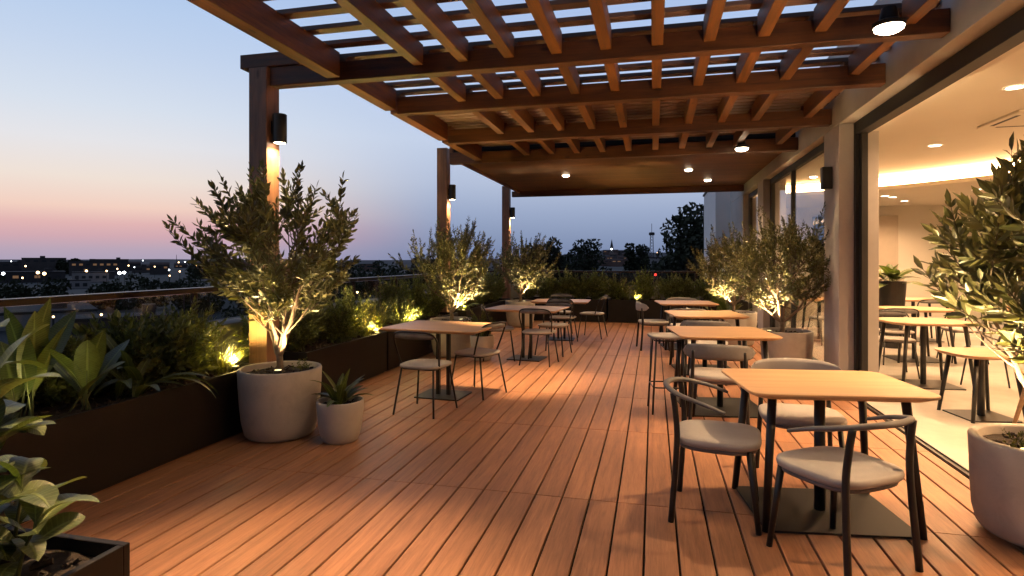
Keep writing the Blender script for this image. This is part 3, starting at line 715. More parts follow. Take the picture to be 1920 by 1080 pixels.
def grass_plant(loc, label, n, L, seed, W=.012, group=None, plume=0, mat='grass'):
    rg = random.Random(seed); t = empty('grass_clump', loc, 0, label, 'plant', group); mb = MB()
    for i in range(n):
        a = rg.uniform(0, 6.283); p = (rg.gauss(0, .04), rg.gauss(0, .04), -.02)
        blade(mb, p, a, L*rg.uniform(.55, 1.1), W, rg.uniform(.9, 1.5), rg.uniform(.4, 1.9), rg, 6, .2, lambda t_: 1-.9*t_)
    mb.build('foliage', M[mat], t)
    if plume:
        pm = MB()
        for i in range(plume):
            a = rg.uniform(0, 6.283); e = blade(mb if False else pm, (rg.gauss(0, .03), rg.gauss(0, .03), 0), a, L*rg.uniform(.9, 1.25), .004, rg.uniform(1.1, 1.5), rg.uniform(.2, .7), rg, 6)
            for q in range(26):
                d = Vector((rg.gauss(0, 1), rg.gauss(0, 1), rg.uniform(.2, 1.5))); leaf(pm, e - Vector((0, 0, rg.uniform(0, .12))), d, rg.uniform(.015, .035), .003, 0, 0)
        pm.build('plumes', M['plume'], t)
    return t
def bush(loc, label, rx, ry, h, seed, L=.05, W=.02, n=70, mat='leaf_y', group=None, name='shrub', gap=.022):
    if name == 'shrub' and h > .3: n = int(n*1.9); L *= 1.25; W *= 1.4; h *= 1.12
    rg = random.Random(seed); t = empty(name, loc, 0, label, 'shrub', group); mb, sb = MB(), MB()
    for i in range(n):
        a = rg.uniform(0, 6.283); q = math.sqrt(rg.random()); zz = h*(.3+.7*rg.random()**.7)*(1-.35*q*q)*(1+.25*math.sin(3*a+seed)); tg = Vector((rx*q*math.cos(a), ry*q*math.sin(a), zz))
        b0 = Vector((rg.gauss(0, .05), rg.gauss(0, .05), -.02)); pts = bez(b0, Vector((tg.x*.45, tg.y*.45, tg.z*.65)), tg, 6)
        sb.tube(pts, [.004*(1-.8*j/6)+.0008 for j in range(7)], 4, cap=False)
        leafy_twig(mb, pts, rg, L, W, .3, gap)
    sb.build('stems', M['stem'], t); mb.build('foliage', M[mat], t)
    return t

# ------------------------------------------------------------------ potted trees
GT = 'potted olive trees on the deck'; GP = 'round concrete pots holding trees'
make_pot((-3.02, 4.3, .0), .33, .56, M['conc'], 'big round concrete pot beside the nearest timber post', .87, group=GP)
make_tree((-3.03, 4.3, .52), 'potted olive tree with wide leafy crown before the nearest post', [(-.24, .1, .82), (.06, .05, 1.0), (-.08, -.15, .95), (.26, -.08, .75), (.1, .25, .85)],
          (-.04, 0, 1.06), (.70, .60, .56), 122, .10, .038, 11, GT, .028, low=.52, fork_h=.15)
uplight((-2.93, 4.14, .515), 'small spotlight in the soil of the nearest concrete pot', (-2.85, 4.28, 1.4), 170)
make_pot((-3.0, 8.5, .0), .33, .56, M['conc'], 'round concrete pot in the left row beside the middle post', .85, group=GP)
make_tree((-3.0, 8.5, .52), 'potted olive tree before the middle post, lit from its right side', [(-.3, .1, .55), (.05, .05, .8), (.35, -.1, .5), (.1, .25, .7), (.25, -.2, .8)],
          (.08, 0, .92), (.62, .55, .60), 165, .068, .025, 23, GT, .021, low=.32)
uplight((-2.8, 8.36, .515), 'small spotlight in the pot before the middle post', (-2.72, 8.45, 1.3), 330)
make_pot((-2.85, 12.6, .0), .33, .56, M['conc'], 'round concrete pot farthest back on the left, mostly hidden', .85, group=GP)
make_tree((-2.85, 12.6, .52), 'small potted olive tree before the farthest post', [(-.3, .1, .55), (.05, .05, .8), (.3, -.1, .5), (.1, .25, .7)],
          (.1, 0, .86), (.62, .5, .62), 170, .07, .025, 31, GT, .025, low=.3)
uplight((-2.72, 12.42, .515), 'small spotlight in the farthest left pot', (-2.6, 12.55, 1.3), 240)
make_pot((1.63, 8.0, .0), .31, .57, M['conc'], 'round concrete pot against the glass wall right of the second table', .85, group=GP)
make_tree((1.58, 8.0, .53), 'potted olive tree by the glass wall with bright forked trunk', [(-.3, .0, .5), (.12, .05, .85), (.3, -.1, .6), (.05, .25, .7), (-.1, -.25, .8)],
          (.02, 0, .90), (.68, .58, .58), 180, .062, .023, 47, GT, .02, low=.42)
uplight((1.40, 7.84, .525), 'small spotlight in the pot by the glass wall', (1.44, 7.98, 1.5), 300, cone=80)
make_pot((1.41, 10.7, .0), .31, .57, M['conc'], 'round concrete pot farthest back on the right, behind the third table', .85, group=GP)
make_tree((1.34, 10.7, .53), 'potted olive tree farthest back on the right with yellow lit leaves', [(-.3, .0, .5), (.12, .05, .85), (.3, -.1, .6), (.05, .25, .7), (-.2, -.25, .6)],
          (-.1, 0, .80), (.62, .55, .62), 165, .066, .024, 59, GT, .023, low=.25)
uplight((1.2, 10.5, .525), 'small spotlight in the farthest right pot', (1.1, 10.6, 1.3), 420)
make_pot((1.99, 3.60, .018), .335, .50, M['conc'], 'large pale concrete pot in the right foreground at the doorway edge', .93, rim=.045, group=GP)
make_tree((2.03, 3.62, .47), 'leafy potted shrub in the right foreground with long oval leaves', [(-.26, .1, .8), (.1, .1, 1.05), (.3, -.1, .85), (-.15, .2, 1.0), (.15, -.25, .75)],
          (-.02, 0, 1.06), (.56, .5, .58), 64, .13, .045, 71, None, .036, low=.44, lean=(-.03, 0), trunk_r=.024, over=0)
uplight((1.80, 3.42, .46), 'small spotlight in the large foreground pot', (1.85, 3.62, 1.4), 420, (1, .70, .34), 120)
w = MB(); rgw = random.Random(5); ground_weeds(w, 0, 0, 0, 60, rgw, .05, .13)
o = w.build('weed_clump', M['grass'], None, loc=(1.88, 3.5, .465)); tag(o, 'small light green weeds growing in the foreground concrete pot', 'plant')
w = MB(); ground_weeds(w, 0, 0, 0, 22, rgw, .04, .07)
o = w.build('weed_clump', M['grass'], None, loc=(-2.9, 4.42, .515)); tag(o, 'tiny green weeds growing in the nearest left concrete pot', 'plant')
# small pots
make_pot((-2.45, 4.27, 0), .185, .33, M['white'], 'small white pot with a rosette plant beside the big concrete pot', .82, rim=.018)
broad_plant((-2.45, 4.27, .30), 'green rosette plant with strap leaves in the small white pot', 24, .31, .066, 91, (.5, 1.5), (.2, 1.4), prof=LANCE, name='rosette_plant', spread=.03, seg=8)
make_pot((-2.42, 8.2, 0), .175, .36, M['white'], 'small pale pot under the left tables beside the middle concrete pot', .75, rim=.02)
bush((-2.42, 8.2, .33), 'small bushy green plant in the pale pot between the left tables', .26, .26, .42, 92, .05, .024, 60, mat='leaf_y', name='potted_bush')

# ------------------------------------------------------------------ planter boxes
def planter(x0, x1, y0, y1, h, label, group='dark metal planter boxes'):
    cx, cy = (x0+x1)/2, (y0+y1)/2; w, d = (x1-x0)/2, (y1-y0)/2; t = empty('planter_box', (cx, cy, 0), 0, label, 'planter', group); th = .025
    b = MB(); b.box(-w, w, -d, -d+th, .02, h); b.box(-w, w, d-th, d, .02, h); b.box(-w, -w+th, -d+th, d-th, .02, h); b.box(w-th, w, -d+th, d-th, .02, h)
    b.box(-w+th, w-th, -d+th, d-th, .02, .05)
    b.build('box', M['bronze'], t, bevel=.003)
    MB().box(-w+.03, w-.03, -d+.03, d-.03, 0, .019).build('plinth', M['black'], t)
    rg = random.Random(int(x0*100+y0*10)); s = MB(); nx, ny = max(3, int((x1-x0)/.08)), max(3, int((y1-y0)/.08))
    vs = [(-w+th+(2*w-2*th)*i/nx, -d+th+(2*d-2*th)*j/ny, h-.05+rg.uniform(-.015, .015)) for j in range(ny+1) for i in range(nx+1)]
    s.add(vs, [(j*(nx+1)+i, j*(nx+1)+i+1, (j+1)*(nx+1)+i+1, (j+1)*(nx+1)+i) for j in range(ny) for i in range(nx)])
    for q in range(int(220*min(1.5, (x1-x0)*(y1-y0)))):
        L = rg.uniform(.01, .03); dd = Vector((rg.gauss(0, 1), rg.gauss(0, 1), rg.gauss(0, .4))).normalized(); p = Vector((rg.uniform(-w+.05, w-.05), rg.uniform(-d+.05, d-.05), h-.035)); s.tube([p-dd*L, p+dd*L], L*.35, 5)
    s.build('soil', M['soil'], t)
planter(-4.17, -3.35, .9, 4.55, .53, 'long dark planter box along the glass railing, nearest the viewer on the left')
planter(-4.17, -3.35, 5.2, 7.0, .53, 'dark planter box between the nearest post and the left tables')
planter(-4.17, -3.35, 7.04, 9.85, .53, 'dark planter box behind the nearest left table')
planter(-4.17, -3.35, 10.3, 13.75, .53, 'dark planter box along the railing beyond the middle post')
planter(-3.3, -1.07, 13.82, 14.45, .53, 'dark planter box across the terrace end, left of its joint')
planter(-1.03, 1.0, 13.82, 14.45, .53, 'dark planter box across the terrace end, right of its joint')
planter(1.04, 2.04, 13.82, 14.45, .53, 'short dark planter box in the terrace corner by the building')
planter(-2.75, -1.66, .5, 1.57, .53, 'dark planter box corner in the bottom left foreground')

# plants: foreground box
OBO = lambda t: (.05 if t < .1 else math.sin(PI*((t-.1)/.9)**1.25)**.7 if t < .999 else 0)
def stem_plant(loc, label, stems, L, W, seed, mat='broad', group='broadleaf plants', per=9):
    """several upright stems, each carrying spreading oval leaves; stems: (dx, dy, height, lean x, lean y)"""
    rg = random.Random(seed); t = empty('broadleaf_plant', loc, 0, label, 'plant', group); mb, sb = MB(), MB()
    for dx, dy, h, lx, ly in stems:
        p0 = Vector((dx, dy, -.03)); p1 = Vector((dx+lx, dy+ly, h)); pts = bez(p0, Vector((dx+lx*.2, dy+ly*.2, h*.6)), p1, 8)
        sb.tube(pts, [.0075*(1-.5*k/8) for k in range(9)], 7)
        az = rg.uniform(0, 6.28)
        for k in range(per):
            f = .25+.75*(k/(per-1)); q = f*8; a = min(7, int(q)); p = pts[a].lerp(pts[a+1], q-a); az += 2.4+rg.gauss(0, .2)
            l = L*rg.uniform(.75, 1.15)*(1-.25*abs(f-.6))
            blade(mb, p, az, l, W*rg.uniform(.85, 1.15), .35+.85*f+rg.gauss(0, .15), rg.uniform(.6, 1.7), rg, 12, .2, OBO)
    mb.build('foliage', M[mat], t, smooth=True); sb.build('stems', M['stem'], t, smooth=True); return t
stem_plant((-1.95, 1.42, .49), 'round leaved green plant in the foreground box, with pale lit leaves over its corner', [(0, 0, .24, .04, .0), (-.08, -.03, .33, -.03, .03), (.07, -.04, .16, .10, -.02), (-.02, -.12, .22, .06, -.06), (-.14, .03, .26, -.05, .02)], .22, .085, 109)
stem_plant((-2.2, 1.5, .49), 'taller round leaved green plant at the left edge of the foreground box', [(0, 0, .55, .05, 0), (-.1, 0, .62, .0, .05), (.06, -.06, .42, .06, 0), (-.05, -.15, .5, .05, -.05)], .25, .10, 102, per=11)
stem_plant((-2.0, 1.1, .49), 'low round leaved plant at the bottom left frame edge', [(0, 0, .2, .03, 0), (-.1, 0, .26, .0, .05), (.08, .03, .15, .06, 0)], .2, .08, 104)
uplight((-2.3, 1.28, .48), 'small spotlight among leaves in the foreground box', (-2.2, 1.3, 1.2), 2, (1, .8, .35), 130)
# plants: left planter 1
broad_plant((-3.72, 2.8, .48), 'big paddle leaved plant at the left edge of the long planter', 7, .74, .2, 111, (1.15, 1.5), (.1, .6), group='paddle leaved plants')
broad_plant((-3.58, 3.05, .48), 'paddle leaved plant with drooping leaves second in the long planter', 7, .66, .18, 112, (.9, 1.5), (.4, 1.1), group='paddle leaved plants')
broad_plant((-3.6, 3.42, .48), 'strap leaved plant in front part of the long planter', 18, .62, .07, 113, (.7, 1.5), (.8, 2.2), prof=LANCE)
bush((-3.9, 3.55, .48), 'dense dark shrub behind the strap leaved plant', .35, .35, .42, 114, .075, .034, 70)
bush((-3.75, 3.85, .48), 'dense leafy shrub in the middle of the long planter', .34, .32, .44, 115, .08, .036, 70)
grass_plant((-3.85, 4.15, .48), 'tall green grass clump in the long planter', 170, .56, 116, .013)
grass_plant((-3.92, 4.42, .48), 'dark grass clump in the corner of the long planter beside the post', 180, .6, 119, .013)
grass_plant((-3.6, 4.3, .48), 'bright lit grass clump at the far end of the long planter', 150, .42, 117, .011)
bush((-3.98, 3.05, .48), 'dark shrub behind the paddle leaved plants', .3, .3, .36, 118, .08, .034, 60)
uplight((-3.52, 4.38, .48), 'spotlight glowing at the far end of the long planter', (-3.62, 4.3, 1.3), 208, (1, .72, .20), 165)
uplight((-3.5, 2.62, .48), 'spotlight glowing low in the near part of the long planter', (-3.6, 2.9, 1.3), 5, (1, .82, .3), 150)
for i, (x, yy, h) in enumerate([(-3.98, 2.5, .34), (-4.0, 3.2, .38), (-4.0, 3.8, .44), (-4.0, 4.35, .5)]):
    bush((x, yy, .48), ['dark shrub behind the paddle leaved plants at the left edge', 'tall dark shrub against the railing behind the strap leaved plant', 'tallest dark shrub against the railing in the long planter', 'dark shrub in the far rear corner of the long planter'][i], .3, .3, h, 190+i, .055, .022, 75)
for i, (x, yy, h) in enumerate([(-4.0, 5.5, .5), (-4.0, 6.2, .48), (-4.0, 7.3, .46), (-4.0, 8.5, .6)]):
    bush((x, yy, .48), ['dark shrub against the railing right behind the nearest post', 'dark shrub against the railing beside the plumed grass', 'dark shrub against the railing behind the nearest left table', 'dark shrub against the railing behind the middle potted tree'][i], .3, .34, h, 200+i, .05, .021, 70)
# planter 2, 3
for i, (x, yy, rx, h) in enumerate([(-3.7, 5.45, .35, .55), (-3.9, 5.95, .35, .6), (-3.6, 6.25, .3, .48)]):
    bush((x, yy, .48), ['dark round shrub just behind the big concrete pot', 'tall dark shrub against the railing behind the big pot', 'dark shrub near the second planter front'][i], rx, rx, h, 120+i, .045, .02, 80)
grass_plant((-3.95, 6.5, .48), 'feathery pale plumed grass by the railing', 120, .55, 124, .008, plume=14)
grass_plant((-3.8, 6.9, .48), 'green arching grass clump next to the pale plumes', 190, .6, 125, .012)
grass_plant((-3.55, 6.78, .48), 'bright yellow lit grass clump at the planter joint', 130, .36, 126, .011)
uplight((-3.42, 6.86, .48), 'spotlight glowing at the joint of two left planters', (-3.5, 6.8, 1.3), 240, (1, .72, .20), 165)
grass_plant((-3.75, 7.45, .48), 'green grass clump behind the nearest left table', 170, .58, 127, .011)
grass_plant((-3.95, 7.9, .48), 'pale plumed grass behind the nearest left table', 110, .6, 128, .008, plume=14)
bush((-3.6, 8.05, .48), 'small leafy shrub lit yellow beside the middle tree', .28, .28, .38, 129, .045, .02, 60)
uplight((-3.42, 7.95, .48), 'spotlight in the third planter beside the middle tree', (-3.55, 8.05, 1.2), 96, (1, .72, .20), 165)
bush((-3.75, 8.9, .48), 'dark shrub behind the middle concrete pot', .35, .35, .6, 130, .05, .022, 80)
bush((-3.7, 9.5, .48), 'dark shrub left of the middle post', .32, .3, .55, 131, .05, .022, 70)
broad_plant((-3.55, 10.6, .48), 'broadleaf plant right of the middle post', 16, .55, .12, 132, (.7, 1.5), (.4, 1.4), group='broadleaf plants')
uplight((-3.42, 10.35, .48), 'spotlight low in the planter right of the middle post', (-3.55, 10.6, 1.2), 56, (1, .72, .20), 165)
for i, yy in enumerate([11.1, 11.7, 12.3, 12.9, 13.4]):
    bush((-3.72, yy, .48), ['leafy dark shrub between middle and farthest post, first', 'second leafy dark shrub beyond the middle post', 'third dark shrub, left of the farthest tree', 'dark shrub behind the farthest left tree', 'dark shrub in the left corner by the farthest post'][i], .36, .34, .5+.1*(i % 3), 140+i, .055, .024, 70)
# back planters
bl = ['leftmost dark shrub in the end planter', 'second dark shrub in the end planter', 'third dark shrub in the end planter, behind the left tables', 'fourth dark shrub in the end planter', 'fifth dark shrub, just left of the planter joint', 'dark shrub right of the planter joint',
      'yellow lit little shrub over the end spotlight', 'green feathery shrub behind the end spotlight', 'dark shrub right of the end spotlight', 'dark shrub behind the farthest right table', 'dark shrub near the terrace corner', 'dark shrub in the terrace corner']
for i, (x, h, yy) in enumerate([(-3.0, .62, 14.15), (-2.55, .55, 14.15), (-2.1, .62, 14.15), (-1.7, .56, 14.15), (-1.3, .62, 14.15), (-.85, .5, 14.2), (-.36, .26, 13.98), (-.2, .62, 14.25), (.4, .55, 14.2), (.75, .5, 14.15), (1.25, .6, 14.15), (1.7, .66, 14.15)]):
    bush((x, yy, .48), bl[i], .14 if i == 6 else .32, .12 if i == 6 else .24, h, 160+i, .05, .022, 40 if i == 6 else 75, mat='grass' if i == 6 else 'leaf_y')
grass_plant((-.62, 14.2, .48), 'pale plumed grass left of the end spotlight', 110, .5, 180, .008, plume=18)
grass_plant((.12, 14.2, .48), 'pale plumed grass right of the end spotlight', 110, .5, 181, .008, plume=18)
uplight((-.37, 13.9, .48), 'spotlight glowing in the middle of the end planter', (-.36, 14.1, 1.2), 90, (1, .74, .16), 150)
broad_plant((1.5, 13.2, .0), 'tall broadleaf plant standing behind the farthest right pot', 14, .95, .15, 183, (.9, 1.5), (.3, 1.1), group='broadleaf plants')
# room planter
t = empty('room_planter', (3.85, 10.95, .003), 0, 'tall black planter inside the room', 'planter')
MB().lathe([(.001, 0), (.14, 0), (.21, 1.1), (.19, 1.1), (.185, 1.05), (.001, 1.05)], 32, close=False).build('pot_shell', M['black'], t, smooth=False)
broad_plant((3.85, 10.95, 1.06), 'glossy big leaved plant in the tall black room planter', 18, .5, .2, 184, (.2, 1.4), (.3, 1.5), group=None)

# ------------------------------------------------------------------ railing
up = MB().box(-4.68, -4.24, -3, 15.35, -.03, .80).box(-4.24, 2.04, 15.0, 15.35, -.03, .80)
o = up.build('parapet_wall', M['upstand'], None, bevel=.01); tag(o, 'low pale concrete parapet carrying the glass railing', 'wall')
rl = empty('glass_railing', (-4.4, 0, .8), 0, 'glass railing with dark bronze handrail around the terrace', 'railing')
def rb(name, mat, *a, bevel=.006): return MB().box(a[0]+4.4, a[1]+4.4, a[2], a[3], a[4]-.8, a[5]-.8).build(name, mat, rl, bevel=bevel)
rb('handrail', M['handrail'], -4.44, -4.34, -3, 15.2, 1.13, 1.18); rb('handrail', M['handrail'], -4.338, 2.04, 15.1, 15.2, 1.13, 1.18)
ys = [-.4, 1.2, 2.75, 4.85, 6.4, 8.0, 9.5, 11.3, 13.1, 14.9]
for yy in ys: rb('rail_post', M['handrail'], -4.415, -4.365, yy, yy+.05, .8, 1.129)
for a, b in zip(ys, ys[1:]): rb('glass_panel', M['railglass'], -4.396, -4.384, a+.06, b-.01, .82, 1.125, bevel=0)
xs = [-4.3, -3.0, -1.65, -.32, 1.0, 1.95]
for x in xs: rb('rail_post', M['handrail'], x, x+.05, 15.12, 15.17, .8, 1.129)
for a, b in zip(xs, xs[1:]): rb('glass_panel', M['railglass'], a+.06, b-.01, 15.14, 15.152, .82, 1.125, bevel=0)

# ------------------------------------------------------------------ surroundings
GZ = -11.0
struct(MB().add([(-6000, -800, GZ), (6000, -800, GZ), (6000, 9000, GZ), (-6000, 9000, GZ)], [(0, 1, 2, 3)]).build('ground', M['ground']))
# own building block under the terrace
a0 = math.atan(265/1100); ca_, sa_ = math.cos(a0), math.sin(a0)
def W(u, t, z=0):   # layout helper for the far town: bearing and distance from the terrace
    xc = (u-960)/1100; return Vector((t*(xc*ca_-sa_), t*(ca_+xc*sa_), z))
hb = struct
rg = random.Random(99)
def hill(name, pts, base, depth):
    """ridge: list of (bearing, distance, height)"""
    v = []; n = len(pts)
    for u, t, z in pts:
        p = W(u, t); v += [(p.x, p.y, z), (p.x*1.5, p.y*1.5, z*.6), (p.x*.8, p.y*.8, GZ-1)]
    f = []
    for i in range(n-1):
        b = 3*i; f += [(b+2, b+5, b+3, b), (b, b+3, b+4, b+1)]
    struct(MB().add(v, f).build(name, M['hill'], smooth=True))
hill('hills', [(-700, 2500, 2), (-200, 2400, 6), (100, 2300, 4), (300, 2300, 6), (520, 2300, 2), (700, 2200, 2), (900, 2200, 4), (1060, 1900, 20), (1130, 1900, 34), (1180, 1900, 30), (1230, 1900, 26), (1300, 1900, 30), (1450, 2000, 14), (1900, 2200, 10), (2600, 2400, 6)], GZ, 1)
def cbuild(u, t, w, h, lab, mat, d=None, wins=0, roof='flat', ztop=None, lit=.4, name='distant_building', group='distant town buildings'):
    """w width, ztop: roof height relative to deck"""
    p = W(u, t, GZ); b = empty(name, p, math.atan2(p.y, p.x)-PI/2, lab, 'building', group); d = d or w*.7; h = (ztop - GZ) if ztop is not None else h
    MB().box(-w/2, w/2, 0, d, 0, h).build('wall', mat, b)
    if roof == 'gable':
        MB().add([(-w/2-.3, -.3, h+.02), (w/2+.3, -.3, h+.02), (w/2+.3, d+.3, h+.02), (-w/2-.3, d+.3, h+.02), (-w/2, d/2, h+w*.14), (w/2, d/2, h+w*.14)], [(0, 1, 5, 4), (1, 2, 5), (2, 3, 4, 5), (3, 0, 4), (3, 2, 1, 0)]).build('roof', M['roof'], b)
    else:
        MB().box(-w/2-.2, w/2+.2, -.2, d+.2, h+.01, h+.5).build('roof', CITYC[0], b)
        x = rg.uniform(-w*.3, w*.2); MB().box(x, x+w*.12, d*.3, d*.6, h+.51, h+2.2).build('roof_box', CITYC[4], b)
    for k in range(wins):
        x = -w/2 + w*(k+.7)/(wins+.4); rows = [h-3.2] if t > 300 else [h-2.6, h-5.8]
        for z in rows:
            if z > .5: MB().box(x-w*.25/wins, x+w*.25/wins, -.06, -.01, z, z+1.5).build('window', M['win_warm'] if rg.random() < lit else M['win_dim'], b)
    return b
cbuild(83, 520, 31, 0, 'wide pale block with flat roof on the skyline at far left', CITYC[1], ztop=3.2, wins=5, lit=.1)
cbuild(178, 480, 34, 0, 'long low building with a lit window row left of centre skyline', CITYC[4], ztop=.4, wins=7, lit=.8)
cbuild(208, 600, 30, 0, 'dark flat roofed block right of the lit window row', CITYC[4], ztop=2.2, wins=4, lit=.1)
cbuild(30, 560, 40, 0, 'low dark block at the far left edge of the skyline', CITYC[4], ztop=-.6, wins=5, lit=.3)
cbuild(145, 260, 9.5, 0, 'small white two storey house behind the dark trees', CITYC[2], ztop=-7.6, wins=3, lit=0)
cbuild(170, 330, 17, 0, 'long blue grey roofed hall above the white house', CITYC[2], ztop=-5.6, wins=5, lit=0)
cbuild(60, 330, 30, 0, 'dark wide block behind the left street lights', CITYC[0], ztop=-5.4, wins=6, lit=.3)
cbuild(40, 105, 22, 0, 'large low white roof seen through the glass rail', CITYC[2], ztop=-8.3, d=20, wins=6, lit=.5)
cbuild(230, 95, 16, 0, 'low lit yard building seen through the rail glass', CITYC[1], ztop=-8.2, d=8, wins=5, lit=.9)
for k in range(34):
    u = rg.uniform(-60, 720); t = rg.uniform(380, 1400); w_ = rg.uniform(12, 34)
    cbuild(u, t, w_, 0, 'small dark town building among others below the skyline', rg.choice(CITYC[:2]+CITYC[3:]), ztop=rg.uniform(-6, .5)-(0 if t > 700 else 2), wins=3, lit=.25, roof=rg.choice(['flat', 'gable']), group='small town buildings below the skyline')
for k in range(36):
    u = rg.uniform(1085, 1245); fr_ = rg.random(); t = 1150+fr_*650; zt = -2+fr_*32*math.exp(-((u-1150)/75)**2)
    cbuild(u, t, rg.uniform(14, 26), 0, 'little red roofed house on the hillside below the spire', rg.choice([CITYC[3], CITYC[1], CITYC[3]]), ztop=zt+rg.uniform(0, 4), wins=2, lit=.2, roof='gable', group='hillside houses under the spire')
cbuild(1235, 230, 8, 0, 'small white lit house between dark trees', CITYC[2], ztop=2.2, wins=2, lit=.2)
# spire, minaret, masts
s_ = empty('church_spire', W(1147, 1500, 20), 0, 'thin church spire on the hill with one white light', 'tower')
MB().box(-4, 4, -4, 4, 0, 14).build('tower', CITYC[4], s_); MB().add([(-4, -4, 14), (4, -4, 14), (4, 4, 14), (-4, 4, 14), (0, 0, 36)], [(0, 1, 4), (1, 2, 4), (2, 3, 4), (3, 0, 4)]).build('spire', CITYC[0], s_)
MB().lathe([(.1, 8), (2.2, 10), (.1, 12)], 10, cy=-5).build('light', M['pt_white'], s_)
s_ = empty('minaret', W(361, 900, GZ), 0, 'slim dark tower rising on the left skyline', 'tower')
MB().lathe([(2.6, 0), (2.2, 20), (3, 20.3), (2.8, 22), (1.6, 22.4), (.1, 28)], 12).build('shaft', CITYC[4], s_)
s_ = empty('lattice_mast', W(1222, 600, GZ), 0, 'tall lattice radio mast on the right skyline', 'mast')
m_ = MB(); hh = 38
for sx, sy in ((-1, -1), (1, -1), (1, 1), (-1, 1)): m_.tube([(sx*2.2, sy*2.2, 0), (sx*1.3, sy*1.3, hh)], .32, 5)
for k in range(12):
    z0, z1 = hh*k/12, hh*(k+1)/12; r0 = 2.2-.9*k/12
    m_.tube([(-r0, -r0, z0), (r0, -r0, z1)], .16, 4); m_.tube([(r0, -r0, z0), (-r0, -r0, z1)], .16, 4)
m_.build('lattice_frame', CITYC[0], s_); MB().lathe([(2.6, hh), (2.9, hh+.5), (2.9, hh+2.5), (2.2, hh+3)], 12).build('platform', CITYC[0], s_); MB().tube([(0, 0, hh+3), (0, 0, hh+12)], .25, 5).build('antenna', CITYC[0], s_)
s_ = empty('radio_antenna', W(331, 1000, GZ), 0, 'thin antenna on the left skyline', 'mast'); MB().tube([(0, 0, 0), (0, 0, 22)], [.6, .3], 5).build('pole', CITYC[0], s_)
# street lights
GL = {'w': 'warm street lights glowing in the town', 'c': 'white street lights glowing in the town', 'r': 'red light'}
def slight(u, v, t, kind, sz):
    z = 1.45 - (v-488)*t/1100; p = W(u, t, GZ); h = z-GZ
    if h < 2: return
    s_ = empty('street_lamp', p, 0, {'w': 'warm street lamp glowing as a point among the dark town', 'c': 'white street lamp glowing as a bright point in the town', 'r': 'tiny red lamp glowing beyond the end railing'}[kind], 'street lamp', GL[kind])
    MB().tube([(0, 0, 0), (0, 0, h-sz)], .12, 5).build('pole', CITYC[0], s_)
    prof = [(sz*math.sin(PI*k/6)+.001, h-sz*math.cos(PI*k/6)) for k in range(7)]
    MB().lathe(prof, 10, close=False).build('lamp_head', M[{'w': 'pt_warm', 'c': 'pt_white', 'r': 'pt_red'}[kind]], s_)
for u, v, t, k, sz in [(6, 513, 260, 'c', .62), (48, 499, 400, 'w', .55), (71, 511, 260, 'w', .62), (83, 513, 260, 'w', .7), (42, 521, 250, 'w', .35), (162, 508, 330, 'w', .6), (200, 508, 330, 'w', .45), (224, 512, 300, 'c', .75), (233, 511, 300, 'c', .7),
                       (220, 504, 360, 'w', .4), (241, 498, 400, 'w', .45), (290, 500, 420, 'w', .42), (317, 506, 350, 'c', .4), (337, 509, 330, 'w', .4), (335, 492, 800, 'w', .8), (21, 490, 900, 'c', .7), (142, 500, 500, 'c', .4), (268, 488.5, 1200, 'c', .9),
                       (347, 491, 1000, 'c', .8), (300, 493, 800, 'w', .7), (318, 517, 260, 'w', .3), (369, 498, 700, 'w', .8), (136, 601, 62, 'w', .12), (740, 542, 60, 'c', .22), (190, 500, 600, 'w', .5), (252, 501, 500, 'c', .4), (303, 502, 520, 'w', .35), (670, 548, 70, 'w', .12),
                       (60, 598, 62, 'w', .1), (100, 594, 66, 'w', .12), (190, 590, 70, 'w', .14), (345, 545, 100, 'w', .2), (1229, 515, 40, 'r', .09), (1233, 474, 400, 'w', .5)]:
    slight(u, v, t, k, sz)
# distant trees
def far_tree(u, t, ztop, rad, lab, seed, n=1100, leafsz=.5, group='dark trees beyond the terrace', squash=1.0, low=None, cat='tree'):
    rg_ = random.Random(seed); p = W(u, t, GZ); o = empty('broadleaf_tree', p, 0, lab, cat, group); h = ztop-GZ
    cz = h - rad*squash; MB().tube([(0, 0, 0), (.1, 0, h*.4), (0, .1, cz)], [rad*.09, rad*.06, rad*.04], 7).build('trunk', M['fartrunk'], o)
    blobs = [(Vector((0, 0, cz)), rad*.62)]
    for k in range(11):
        a = rg_.uniform(0, 6.28); q = rg_.uniform(.35, .78)*rad; zz = cz + rg_.uniform(-.75, .75)*rad*squash
        blobs.append((Vector((q*math.cos(a), q*math.sin(a), zz)), rad*rg_.uniform(.22, .45)))
    mb = MB()
    for b, r in blobs:
        nb = int(n*(r/rad)**1.6*.5)
        for k in range(nb):
            d = Vector((rg_.gauss(0, 1), rg_.gauss(0, 1), rg_.gauss(0, 1))).normalized(); pp = b + d*r*rg_.uniform(.7, 1.12)
            s1 = leafsz*rg_.uniform(.5, 1.2); e1 = Vector((rg_.gauss(0, 1), rg_.gauss(0, 1), rg_.gauss(0, 1))).normalized()*s1; e2 = e1.orthogonal().normalized()*s1*.6
            mb.add([pp-e1, pp+e2, pp+e1, pp-e2], [(0, 1, 2, 3)])
    mb.build('crown', M['far'], o)
